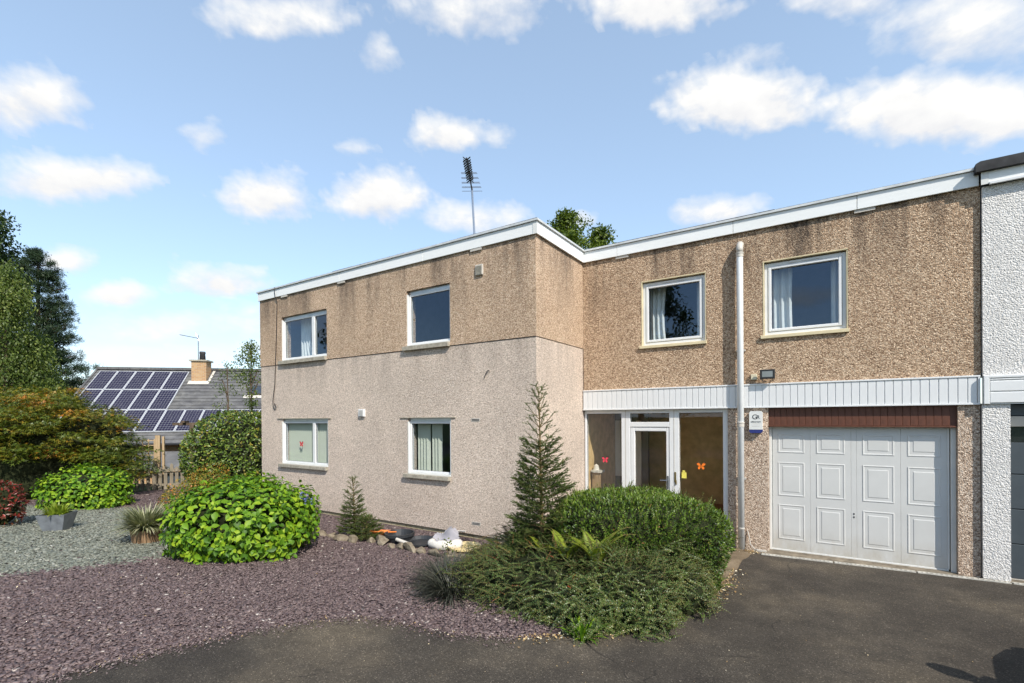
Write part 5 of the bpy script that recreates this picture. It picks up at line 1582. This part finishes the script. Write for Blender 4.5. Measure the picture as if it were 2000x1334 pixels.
# --- spruces
def spruce(label, base, H, Rb, seed, nwh, bare_top, needle=.02, low=.06, bushy=1.0):
    root = empty('young_spruce', tuple(base), label, 'conifer', 'young spruce trees by the front wall')
    r = np.random.default_rng(seed); base = np.array(base)
    tk = MB(); lean = np.array([r.normal(0, .015), r.normal(0, .015), 0])
    tk.tube([base + lean * 0, base + lean * H * .5 + [0, 0, H * .5], base + lean * H + [0, 0, H * .985]], [.008 + .009 * H, .006 + .004 * H, .004], 7)
    part('trunk', tk, 'twig', root)
    tw = MB(); lv = Leaves(); segs = []
    zs = list(low + (1 - low) * (np.arange(nwh) / nwh) ** 1.18)
    for s in zs:
        z = H * s; rr = Rb * (1 - s) ** .8 * r.uniform(.85, 1.1) + .02
        nb_ = r.integers(5, 8) if s < bare_top else r.integers(4, 6)
        a0 = r.uniform(0, 6.28)
        for k in range(nb_):
            a = a0 + 6.283 * k / nb_ + r.normal(0, .2)
            l = rr * r.uniform(.7, 1.15); h = np.array([math.cos(a), math.sin(a), 0])
            up = (.25 + .55 * s + 1.0 * s ** 4) * l + r.normal(0, .03) * l
            p0 = base + lean * z + np.array([0, 0, z]); p2 = p0 + h * l + np.array([0, 0, up]); p1 = (p0 + p2) / 2 - np.array([0, 0, .08 * l])
            tw.tube([p0, p1, p2], [.004 + .004 * H * (1 - s), .003, .002], 4, False)
            segs.append((p0, p1, .35)); segs.append((p1, p2, 1.0))
            nt = int((4 + 9 * l / .4) * (bushy if s < .55 else .75 * bushy)) if s < bare_top else 2
            for j in range(nt):
                q = r.uniform(.25, .97); pb_ = p0 + (p2 - p0) * q - np.array([0, 0, .08 * l * math.sin(q * 3.1)])
                sg_ = 1 if j % 2 else -1; side = np.array([-h[1], h[0], 0]) * sg_
                tl = l * (1 - q) * .75 + .05 * (1 + H * .2)
                e = pb_ + norm(h * .75 + side * .75 + np.array([0, 0, .15 + .3 * s + r.normal(0, .15)])) * tl * r.uniform(.6, 1.1)
                segs.append((pb_, e, 1.0)); tw.tube([pb_, e], [.002, .001], 3, False)
    p0 = base + lean * H + np.array([0, 0, H * .86]); segs.append((p0, base + lean * H + np.array([0, 0, H]), .8))
    part('branch', tw, 'twig', root, kind='stuff')
    for a, b, dn in segs:
        l = np.linalg.norm(b - a); m = max(6, int(l / .0026 * dn)); d = (b - a) / (l + 1e-6)
        t_ = r.random(m); pos = a + (b - a) * t_[:, None]
        rd = rand_dirs(m, r); rd = norm(rd - (rd @ d)[:, None] * d); rd[:, 2] = np.abs(rd[:, 2]) * .6 + rd[:, 2] * .4
        ax = norm(rd + d * .75)
        lv.add(pos, ax, rand_dirs(m, r), needle * r.uniform(.7, 1.2, m), .0066, T_NEEDLE, np.clip(r.random(m) * .7 + .3 * t_ * r.random(), 0, 1))
    lv.build('needles', 'spruce_needle', root)


spruce('taller young spruce with a bare spire rising from the bushes by the corner', (-3.15, 5.62, .05), 2.67, .60, 61, 24, .68, .023, .12, 1.9)
spruce('small spruce sapling standing alone in front of the pink wall', (-7.43, 6.02, .04), 1.16, .34, 62, 13, .72, .021, .1, 1.3)
spruce('low bushy spruce shoot at the foot of the sapling', (-7.12, 6.02, .03), .42, .36, 63, 7, .95, .02, .1, 1.6)

def sprays(root, P0, D0, N0, Ls, mat, seed, leaf=.026, gap=.0105, name='foliage', rnd=None, wid=.55, droop=.15, stem=True):
    """shoots set with two ranks of small leaves"""
    r = np.random.default_rng(seed); lv = Leaves(); tw = MB()
    for p0, d, n, l in zip(P0, D0, N0, Ls):
        m = int(l / gap); t_ = (np.arange(m) + .5) / m
        bend = np.array([0, 0, -droop * l])
        pos = p0 + d * l * t_[:, None] + bend * (t_ ** 2)[:, None]
        if stem: tw.tube([p0, p0 + d * l * .5 + bend * .25, p0 + d * l + bend], [.0028, .002, .001], 3, False)
        sd = norm(np.cross(n, d)); sg_ = np.where(np.arange(m) % 2, 1, -1)[:, None]
        ax = norm(sd * sg_ + d * .7 + n * .25 + .35 * rand_dirs(m, r))
        sz = leaf * (1.05 - .55 * t_) * r.uniform(.75, 1.2, m)
        base_r = r.random()
        lv.add(pos, ax, norm(n + .3 * rand_dirs(m, r)), sz, sz * wid, T_SIMPLE, np.clip(base_r * .6 + .4 * r.random(m) if rnd is None else rnd(r, m), 0, 1))
    lv.build(name, mat, root)
    if stem: part('shoots', tw, 'twig', root, kind='stuff')


# --- front bushes: clipped hedge mound, spreading cotoneaster, ferns
hb_c, hb_r = (-2.32, 6.55, .48), (1.14, .96, .69)
hd_ = bush('hedge_mound', 'rounded clipped evergreen bush before the entrance', hb_c, hb_r, YAW + .15, 21000, .038, .55, T_SIMPLE, 'hedge_leaf', 71, .10, .35, .9, .7, power=3.6, depth=.12, zlow=-.8, core_scale=.9)
# fresh growth on its top
r = np.random.default_rng(72); p, nn = hull(6500, hb_c, hb_r, YAW + .15, 71, .10, .12, .10, 3.6, .9)
p = p + nn * .015; ax = norm(nn + np.array([0, 0, .4]) + .6 * rand_dirs(len(p), r))
Leaves().add(p, ax, norm(nn + .6 * rand_dirs(len(p), r)), .044 * r.uniform(.7, 1.3, len(p)), .02, T_SIMPLE, r.random(len(p))).build('fresh_growth', 'hedge_top_leaf', hd_)


p, nn = hull(420, hb_c, hb_r, YAW + .15, 71, .10, -.5, .04, 3.6, .5)
d = norm(nn * .6 + np.array([0, 0, .45]) + .55 * rand_dirs(len(p), r))
sprays(hd_, p - d * .05, d, nn, r.uniform(.10, .24, len(p)), 'hedge_leaf', 73, .036, .013, 'stray_shoots', droop=.05)
p, nn = hull(170, hb_c, hb_r, YAW + .15, 71, .10, .35, .04, 3.6, .9)
d = norm(nn * .5 + np.array([0, 0, .6]) + .5 * rand_dirs(len(p), r))
sprays(hd_, p - d * .05, d, nn, r.uniform(.10, .22, len(p)), 'hedge_top_leaf', 74, .042, .014, 'stray_shoots', droop=.0)

co = empty('cotoneaster', (-2.9, 5.3, G(-2.9, 5.3)), 'low spreading dark green cotoneaster sprawling over the tarmac edge', 'shrub')
r = np.random.default_rng(81)
blobs = [((-2.75, 5.35, .15), (1.38, .98, .62), -.25, 2700), ((-2.0, 5.25, .12), (.78, .82, .66), .3, 1800), ((-3.55, 5.25, .10), (.85, .66, .42), .2, 900), ((-1.62, 5.95, .2), (.52, .62, .62), .2, 900), ((-3.35, 6.0, .2), (.72, .5, .72), .2, 750), ((-1.72, 6.25, .25), (.62, .66, .70), .3, 1000), ((-2.35, 5.85, .40), (.95, .42, .52), .25, 700)]
for bi, (c_, rd, rot, n) in enumerate(blobs):
    p, nn = hull(n, c_, rd, rot, 82 + bi, .14, -.35, .30, 2.2, .6)
    ok = p[:, 2] > gz(p[:, 1]) + .01; p, nn = p[ok], nn[ok]
    side = norm(np.cross(nn, np.array([0, 0, 1.0])))
    hor = norm(nn * np.array([1, 1, .15]) + .001)
    d = norm(nn * .55 + hor * .5 + side * r.normal(0, .6, (len(p), 1)) + np.array([0, 0, .02]) + .75 * rand_dirs(len(p), r))
    p = p - d * .12
    sprays(co, p, d, norm(nn + np.array([0, 0, .5])), r.uniform(.12, .27, len(p)), 'cotoneaster_leaf', 90 + bi, .025, .0115, wid=.78)
    core('branches', c_, rd, rot, 82 + bi, 'dark_core', co, .74, .14, 2.2)  # shade-dark filler under the shoots, not separate branches
# reddening shoots in the middle
p, nn = hull(36, (-2.72, 5.2, .18), (1.0, .9, .62), 0, 101, .1, .0, .1, 2, .2)
d = norm(nn + .6 * rand_dirs(len(p), r))
sprays(co, p - d * .05, d, nn, r.uniform(.10, .24, len(p)), 'red_leaf', 102, .018, .014, 'red_shoots')


def fern(label, base, n, L, mat, seed, up=1.2):
    root = empty('fern', (*base[:2], base[2]), label, 'fern', 'ferns growing through the front bushes')
    r = np.random.default_rng(seed); lv = Leaves(); tw = MB()
    for i in range(n):
        a = r.uniform(0, 6.28); h = np.array([math.cos(a), math.sin(a), 0]); l = L * r.uniform(.7, 1.1); p = np.array(base) + h * .05; th = up * r.uniform(.85, 1.1)
        sd = np.array([-h[1], h[0], 0]); K = 34; pts = []
        for k in range(K):
            s = k / K; d = h * math.cos(th) + np.array([0, 0, math.sin(th)]); p = p + d * l / K; th -= .035 + .03 * s; pts.append(p)
            w = .14 * L * math.sin(min(1, s * 1.25 + .12) * math.pi) ** .8 * (1.1 - .6 * s) + .006
            nr = norm(np.cross(d, sd))
            for q in (-1, 1): lv.add([p], [sd * q + d * .35], [nr], w, .016, T_SIMPLE, [np.clip(.3 + .5 * r.random(), 0, 1)])
        tw.tube(pts[::4], .003, 3, False)
    lv.build('fronds', mat, root); part('stalks', tw, 'twig', root, kind='stuff')


fern('yellow green fern standing in the middle of the front bushes', (-2.55, 5.12, .62), 9, .52, 'fern_leaf', 111, 1.42)
fern('tall yellow green fern against the clipped bush', (-2.18, 5.14, .62), 9, .60, 'fern_leaf', 112, 1.45)
fern('small yellow fern left of the middle one', (-2.92, 5.28, .58), 7, .42, 'fern_leaf', 113, 1.3)
fern('yellowing fern leaning out towards the wall left of the taller spruce', (-4.25, 6.35, .12), 9, .75, 'fern_leaf', 114, 1.0)
fern('withered brown fern beside the taller spruce', (-3.95, 6.3, .2), 9, .9, 'dry_frond', 115, 1.2)
# bright weeds at the foot of the bushes
for x, y, lb in ((-1.62, 4.92, 'bright green weed at the tarmac edge in front of the bushes'), (-1.22, 6.75, 'bright green weed beside the path at the right of the bushes'), (-1.98, 4.30, 'small grassy weed at the nearest point of the bushes')):
    w_ = empty('weed', (x, y, G(x, y)), lb, 'plant', 'weeds along the tarmac')
    tuft(w_, (x, y, G(x, y) + .01), 45, .24, .028, 'hydrangea_leaf', int(120 + x * 7 + y), 1.0, .5, 4, 'leaves', .08)
# small seedling by the pet bed
sd_ = empty('seedling', (-5.02, 5.85, G(-5, 5.85)), 'small leafy seedling in front of the pet bed', 'plant')
r = np.random.default_rng(131); p = np.array([-5.02, 5.85, .05]) + r.uniform(-1, 1, (60, 3)) * [.13, .10, .16] + [0, 0, .16]
Leaves().add(p, rand_dirs(60, r), rand_dirs(60, r), .05, .026, T_SIMPLE, r.random(60)).build('foliage', 'tree_leaf', sd_)
part('stem', MB().tube([(-5.02, 5.85, .03), (-5.0, 5.84, .3)], .004, 4).tube([(-5.02, 5.85, .1), (-4.93, 5.83, .26)], .003, 4), 'twig', sd_)


# --- trees
def tree(name, label, base, H, crown, n_clump, per, leaf, mat, seed, trunk_r=.2, flat=.7, clump=.8, hang=0.0, rot=0.0, tmpl=T_SIMPLE, W=.6, group='trees around the garden'):
    """crown: function t(0..1 height), returns radius"""
    root = empty(name, tuple(base), label, 'tree', group)
    r = np.random.default_rng(seed); base = np.array(base); lv = Leaves(); br = MB()
    top = base + np.array([r.normal(0, .02 * H), r.normal(0, .02 * H), H * .96])
    part('trunk', MB().tube([base, base + (top - base) * .35 + r.normal(0, .05, 3), base + (top - base) * .7, top], [trunk_r, trunk_r * .75, trunk_r * .4, .02], 8), 'bark', root)
    for k in range(n_clump):
        t_ = r.random() ** .8; z = .16 + .84 * t_; R_ = crown(z) * (1 + .22 * math.sin(k * 2.4 + z * 9))
        a = r.uniform(0, 6.28); rr = R_ * r.random() ** .5
        c_ = base + (top - base) * z * 1.02 + np.array([math.cos(a) * rr, math.sin(a) * rr, 0])
        c_[2] -= .12 * rr
        if k % 3 == 0: br.tube([base + (top - base) * max(.1, z - .12), (base + (top - base) * z + c_) / 2, c_], [trunk_r * .35 * (1.05 - z) + .012, .02, .008], 5, False)
        q = rand_dirs(per, r) * (r.random(per) ** .5)[:, None] * np.array([clump, clump, clump * flat]) * r.uniform(.6, 1.25)
        if hang: q[:, 2] -= hang * r.random(per) ** 1.5 * clump
        ax = norm(q * .5 + rand_dirs(per, r) + np.array([0, 0, -.3 - hang]))
        nr = norm(q + np.array([0, 0, .8]) + .8 * rand_dirs(per, r))
        lv.add(c_ + q, ax, nr, leaf * r.uniform(.7, 1.3, per), leaf * W, tmpl, np.clip(r.normal(.45, .2) + r.normal(0, .18, per), 0, 1))
    lv.build('crown', mat, root); part('limbs', br, 'bark', root, kind='stuff')
    return root


def at_px(u, D, z=0.0):        # metres right / forward of the viewpoint
    p = FW * D + RT * u; return (p[0], p[1], z)


tree('birch_tree', 'pale green birch with drooping twigs at the left edge', at_px(-25.6, 24.5, -2.0), 12.3, lambda z: 2.1 * (1 - z) ** .55 * (z > .05) + .2, 130, 190, .14, 'birch_leaf', 201, .2, 1.1, .75, 1.0)
tree('birch_tree', 'lower birch growing beside the pale one at the left edge', at_px(-25.9, 26.0, -2.0), 9.0, lambda z: 2.3 * (1 - z) ** .5 + .2, 80, 170, .14, 'birch_leaf', 202, .16, 1.0, .75, .9)
tree('broadleaf_tree', 'tall dark broadleaved tree cut by the left edge', at_px(-33.8, 31.0, -2.2), 18.5, lambda z: 2.9 * (1 - z ** 3) ** .5 * (z > .1) + .3, 170, 230, .22, 'dark_leaf', 203, .3, .8, .95)
tree('garden_tree', 'leafy green tree rising behind the flat roof', at_px(2.55, 24.0, -.3), 12.9, lambda z: 2.7 * (1 - z) ** .5 * (z > .2) + .2, 230, 110, .15, 'tree_leaf', 204, .22, 1.0, .46)
tree('garden_tree', 'lower green tree beside the one behind the flat roof', at_px(4.5, 24.5, -.3), 12.5, lambda z: 1.7 * (1 - z) ** .5 * (z > .2) + .2, 70, 150, .17, 'tree_leaf', 205, .18, .9, .55)
tree('young_birch', 'thin feathery young birch just beyond the far corner of the house', at_px(-10.3, 19.0, -.6), 6.0, lambda z: .85 * (1 - z) ** .5 + .12, 46, 60, .085, 'birch_leaf', 206, .06, 1.0, .35, .3)
tree('young_birch', 'thin straggly sapling before the roof of the far house', at_px(-11.2, 19.2, -.6), 5.2, lambda z: .7 * (1 - z) ** .4 + .1, 26, 34, .08, 'birch_leaf', 207, .05, 1.0, .35, .3)


def pine(label, base, H, R_, seed):
    root = empty('pine_tree', tuple(base), label, 'tree', 'trees around the garden')
    r = np.random.default_rng(seed); base = np.array(base); lv = Leaves(); br = MB()
    part('trunk', MB().tube([base, base + [0, 0, H * .5], base + [0, 0, H]], [.3, .2, .03], 8), 'bark', root)
    for s in np.linspace(.12, .99, 34):
        rr = R_ * (1 - s ** 1.4) ** .8 * r.uniform(.65, 1.1) + .25
        for k in range(r.integers(4, 7)):
            a = r.uniform(0, 6.28); h = np.array([math.cos(a), math.sin(a), 0]); l = rr * r.uniform(.75, 1.1)
            p0 = base + np.array([0, 0, H * s]); p2 = p0 + h * l + np.array([0, 0, l * (.02 + .22 * s)]); p1 = (p0 + p2) / 2 - np.array([0, 0, .1 * l])
            br.tube([p0, p1, p2], [.06 * (1 - s) + .02, .03, .01], 5, False)
            for j in range(int(5 + l * 5)):
                q = r.uniform(.3, 1.0); c_ = p0 + (p2 - p0) * q + np.array([0, 0, -.1 * l * math.sin(q * 3.1)]) + r.normal(0, 1, 3) * [.16 * l, .16 * l, .05]
                m = 42; dd = norm(rand_dirs(m, r) + h * .5 + np.array([0, 0, .55]))
                lv.add(c_ + r.normal(0, .10, (m, 3)), dd, rand_dirs(m, r), .24 * r.uniform(.7, 1.2, m), .030, T_NEEDLE, np.clip(r.normal(.4, .15) + r.normal(0, .15, m), 0, 1))
    lv.build('crown', 'pine_needle', root); part('limbs', br, 'bark', root, kind='stuff')


pine('dark green pine with tiered branches right of the birch', at_px(-31.4, 32.0, -2.3), 15.9, 4.2, 211)
# far trees along the horizon behind the roofs
for i, (u, D, H, lb) in enumerate(((-40, 46, 6.8, 'distant dark tree just left of the solar roof'), (-50, 52, 9, 'distant dark tree behind the birch'), (-33, 52, 5.4, 'distant dark tree behind the ridge of the solar roof'), (-60, 54, 10, 'distant dark tree beyond the left edge'))):
    tree('distant_tree', lb, at_px(u, D, -2.4), H, lambda z: 4.2 * (1 - z ** 2) ** .5 + .3, 90, 120, .42, 'dark_leaf', 221 + i, .3, .8, 1.3)
# trees behind the viewpoint, seen mirrored in the upper windows
tree('birch_tree', 'large birch across the road, seen only as a reflection in the upper panes', (-11.5, -17.5, .4), 15.5, lambda z: 4.2 * (1 - z ** 2.2) ** .5 * (z > .08) + .3, 130, 150, .26, 'dark_leaf', 231, .25, 1.0, .95, .5)
tree('birch_tree', 'second tree across the road, mirrored in the window nearest the corner', (-27.2, -9.0, .4), 12.5, lambda z: 2.9 * (1 - z ** 2.0) ** .5 * (z > .08) + .3, 90, 130, .28, 'dark_leaf', 232, .25, 1.0, .95, .4)

# ------------------------------------------------------------------ slate chippings
def inside(poly, x, y):
    c = np.zeros(len(x), bool); n = len(poly)
    for i in range(n):
        x0, y0 = poly[i]; x1, y1 = poly[(i + 1) % n]
        cond = ((y0 > y) != (y1 > y)) & (x < (x1 - x0) * (y - y0) / (y1 - y0 + 1e-12) + x0)
        c ^= cond
    return c


BED = [(-18.0, 1.5), (-6.2, .5)] + [(a - .02, b + .0) for a, b in DRIVE_EDGE[1:13]] + [(-2.0, 5.2), (-3.4, 6.6), (-4.2, 7.15), (-12.6, 7.15), (-13.2, 8.4), (-17.6, 8.4)]
GREEN = [(-9.17, 1.67), (-8.92, 2.22), (-8.67, 2.78), (-8.55, 3.35), (-9.4, 3.95), (-10.2, 4.3), (-12.3, 4.8), (-14.6, 4.9), (-16.8, 3.6), (-18.0, 2.9), (-18.0, 0.4), (-9.5, .4)]


def chips(n, seed):
    r = np.random.default_rng(seed)
    x = r.uniform(-18, -1.9, n); y = r.uniform(.4, 8.4, n)
    ok = inside(BED, x, y) | (inside([(-18, .4), (-5.2, .4), (-5.2, 1.6), (-18, 1.6)], x, y))
    dd = np.hypot(x, y); ok &= r.random(n) < np.clip((8.5 / dd) ** 1.1, .35, 1)
    x, y, dd = x[ok], y[ok], dd[ok]; n = len(x)
    gx_, gy_ = x + r.normal(0, .14, n), y + r.normal(0, .14, n)
    green = inside(GREEN, gx_, gy_)
    # a few strays over the edge of the tarmac
    L = r.uniform(.010, .031, n) * (1 + .3 * (dd > 9)); Wd = L * r.uniform(.4, .75, n); T = r.uniform(.003, .007, n)
    z = gz(y) + r.uniform(.002, .02, n)
    nr = norm(np.stack([r.normal(0, .30, n), r.normal(0, .30, n), np.ones(n)], 1)); a = r.uniform(0, 6.28, n)
    ax = np.stack([np.cos(a), np.sin(a), np.zeros(n)], 1); sd = norm(np.cross(nr, ax)); ax = np.cross(sd, nr)
    cor = np.array([[-.5, -.32], [.22, -.5], [.55, .15], [-.3, .48]]); J = r.uniform(.7, 1.3, (n, 4, 1)); cc = cor[None] * J
    P0 = np.stack([x, y, z], 1)
    topv = P0[:, None] + cc[..., :1] * (2 * L)[:, None, None] * ax[:, None] + cc[..., 1:] * (2 * Wd)[:, None, None] * sd[:, None]
    botv = topv - nr[:, None] * T[:, None, None]; topv = topv + nr[:, None] * .002
    V = np.concatenate([topv, botv], 1)
    R_ = np.clip(r.beta(2.2, 2.4, n) + (r.random(n) > .985) * .5, 0, 1)
    for flag, mat, nm in ((False, 'slate_purple', 'purple_slate_chippings'), (True, 'slate_green', 'green_slate_chippings')):
        m_ = green == flag; v = V[m_].reshape(-1, 3); k = m_.sum(); b = np.arange(k)[:, None] * 8
        pent = b + np.arange(4)[None]
        sides = np.concatenate([b + np.array([[(i + 1) % 4, i, 4 + i, 4 + (i + 1) % 4]]) for i in range(4)])
        me = mesh_np(nm, v, [pent, sides], mat, rnd=np.repeat(R_[m_], 8))
        o = bpy.data.objects.new(nm, me); COL.objects.link(o)
        tag(o, 'loose purple slate chippings covering the garden bed' if not flag else 'loose grey green slate chippings round the planter and tub', 'slate', kind='stuff')


chips(215000, 301)


def litter(name, label, cat, n, fn, L, mat, seed, flatn=.35):
    r = np.random.default_rng(seed); x, y = fn(r, n)
    z = gz(y) + .020; p = np.stack([x, y, z], 1); a = r.uniform(0, 6.28, n)
    ax = np.stack([np.cos(a), np.sin(a), r.normal(0, flatn, n)], 1); nr = norm(np.stack([r.normal(0, flatn, n), r.normal(0, flatn, n), np.ones(n)], 1))
    s = L * r.uniform(.4, 1.3, n)
    v, f, rr = leaf_arrays(p, ax, nr, s, s * .6, T_SIMPLE, r.random(n))
    o = bpy.data.objects.new(name, mesh_np(name, v, [f], mat, rnd=rr)); COL.objects.link(o)
    return tag(o, label, cat, kind='stuff')


def edge_pts(lo, hi, spread):
    E_ = np.array(DRIVE_EDGE)
    def fn(r, n):
        s = r.uniform(lo, hi, n); i = np.minimum(s.astype(int), len(E_) - 2); f = (s - i)[:, None]
        p = E_[i] * (1 - f) + E_[i + 1] * f; d = norm(E_[i + 1] - E_[i]); nn = np.stack([d[:, 1], -d[:, 0]], 1)
        p = p + nn * (np.abs(r.normal(0, spread, n)) - .05)[:, None]; return p[:, 0], p[:, 1]
    return fn


litter('fallen_leaves', 'dry fallen leaves along the foot of the front bushes', 'leaves', 900, edge_pts(12, 17.5, .10), .035, 'debris', 311)
litter('edge_grit', 'stray chips and grit along the tarmac edge', 'grit', 4200, edge_pts(1, 12, .11), .024, 'slate_purple', 312)
litter('edge_litter', 'pale dry litter along the tarmac edge', 'litter', 260, edge_pts(1, 12, .07), .022, 'debris', 315)
litter('tarmac_grit', 'pale grit scattered over the tarmac', 'grit', 420, lambda r, n: (r.uniform(-4.5, 2.2, n), r.uniform(2.5, 8.8, n)), .014, 'grit_white' if 'grit_white' in MATS else 'debris', 313)
litter('garden_litter', 'dry leaves and bits scattered on the slate', 'leaves', 260, lambda r, n: (r.uniform(-15, -5, n), r.uniform(1.5, 6.5, n)), .03, 'debris', 314)
litter('door_litter', 'brown leaves gathered at the foot of the downpipe', 'leaves', 120, lambda r, n: (r.normal(-1.05, .12, n), r.normal(8.93, .05, n)), .035, 'debris', 316)
# ------------------------------------------------------------------ neighbour's car parked just right of the view (only its shadow shows)
mat_plain('car_paint', (0.03, 0.035, 0.045), 0.25, 0.5, 0.3, var=0.03)
mat_plain('tyre', (0.02, 0.02, 0.02), 0.8, 0.3)
mat_glass('car_glass', (0.32, 0.36, 0.36), 1.5)
CX, CY0 = 2.98, 6.12                      # centre line, front bumper
car = empty('parked_car', (CX, 4.1, G(CX, 4.1)), 'dark hatchback parked beside the drive, nose to the garages', 'car')
zc = G(CX, 4.1)
# stations from the nose back: (y offset, half width, sill z, belt z, roof z or None)
ST_ = [(0.0, .62, .32, .62), (.12, .78, .24, .74), (.5, .84, .2, .86), (1.0, .86, .2, .94), (1.15, .86, .2, .96), (2.0, .87, .2, .98), (3.0, .87, .2, 1.0), (3.8, .85, .22, 1.0), (4.05, .76, .3, .92)]
bd = MB(); secs = []
for yo, hw, z0, z1 in ST_:
    y = CY0 - yo; b = len(bd.v)
    prof = [(-hw * .9, z0), (-hw, z0 + .15), (-hw, (z0 + z1) / 2 + .05), (-hw * .96, z1 - .04), (-hw * .84, z1), (0, z1 + (.03 if yo < 1.2 else .0)), (hw * .84, z1), (hw * .96, z1 - .04), (hw, (z0 + z1) / 2 + .05), (hw, z0 + .15), (hw * .9, z0)]
    bd.v += [(CX + px, y, zc + pz) for px, pz in prof]; secs.append(b)
n = 11
for a, b in zip(secs[:-1], secs[1:]):
    for k in range(n): bd.f.append((a + k, a + (k + 1) % n, b + (k + 1) % n, b + k))
bd.f.append(tuple(range(secs[0], secs[0] + n))); bd.f.append(tuple(range(secs[-1], secs[-1] + n))[::-1])
body = part('body', bd, 'car_paint', car, smooth=True)
yA, yB, yC, yD = CY0 - 1.12, CY0 - 1.85, CY0 - 3.35, CY0 - 3.95
hwb, hwr, zb, zr = .80, .62, zc + .97, zc + 1.46
P8 = lambda s, y, hw, z: (CX + s * hw, y, z)
part('roof', MB().poly([P8(-1, yB, hwr, zr - .02), P8(1, yB, hwr, zr - .02), P8(1, yC, hwr, zr - .03), P8(-1, yC, hwr, zr - .03)]).poly([P8(-1, yB, hwr, zr - .06), P8(-1, yC, hwr, zr - .07), P8(1, yC, hwr, zr - .07), P8(1, yB, hwr, zr - .06)]), 'car_paint', car)
part('windscreen', MB().poly([P8(-1, yA, hwb, zb), P8(1, yA, hwb, zb), P8(1, yB, hwr, zr - .04), P8(-1, yB, hwr, zr - .04)]), 'car_glass', car)
part('rear_window', MB().poly([P8(1, yD, hwb, zb), P8(-1, yD, hwb, zb), P8(-1, yC, hwr, zr - .05), P8(1, yC, hwr, zr - .05)]), 'car_glass', car)
for s in (-1, 1):
    part('side_window', MB().poly([P8(s, yA, hwb, zb), P8(s, yB, hwr, zr - .04), P8(s, yC, hwr, zr - .05), P8(s, yD, hwb, zb)]), 'car_glass', car)
    part('pillar', MB().tube([P8(s, yA, hwb, zb), P8(s, yB, hwr, zr - .04)], .035, 6), 'car_paint', car)
    part('pillar', MB().tube([P8(s, yD, hwb, zb), P8(s, yC, hwr, zr - .05)], .06, 6), 'car_paint', car)
    part('pillar', MB().tube([P8(s, CY0 - 2.55, hwb, zb), P8(s, CY0 - 2.5, hwr, zr - .04)], .04, 6), 'car_paint', car)
    mx_ = CX + s * .98
    mm = MB(); mm.lathe([(0, -.075), (.06, -.06), (.085, 0), (.06, .06), (0, .075)], 0, 0, 12)
    mm.v = [(mx_ + a * 1.5, CY0 - 1.2 + b * 1.3, zc + 1.04 + c * 1.5) for a, b, c in mm.v]
    part('mirror', mm, 'car_paint', car, smooth=True)
    part('mirror_arm', MB().tube([(CX + s * .84, CY0 - 1.2, zc + .99), (mx_, CY0 - 1.2, zc + 1.0)], .025, 6), 'black_plastic', car)
    hl = MB(); hl.lathe([(0, -.06), (.08, -.04), (.1, 0), (.08, .04), (0, .06)], 0, 0, 12)
    hl.v = [(CX + s * .60 + a * 1.4, CY0 - .07 + b * .8, zc + .66 + c) for a, b, c in hl.v]
    part('headlight', hl, 'lamp_lens', car, smooth=True)
    for yo in (.75, 3.25):
        y = CY0 - yo; xw = CX + s * .76
        wv_ = MB().tube([(xw - .1, y, zc + .31), (xw + .1, y, zc + .31)], .31, 24)
        w_ = part('wheel', wv_, 'tyre', car)
        part('rim', MB().tube([(xw + s * .095, y, zc + .31), (xw + s * .108, y, zc + .31)], .19, 18), 'aluminium', w_)
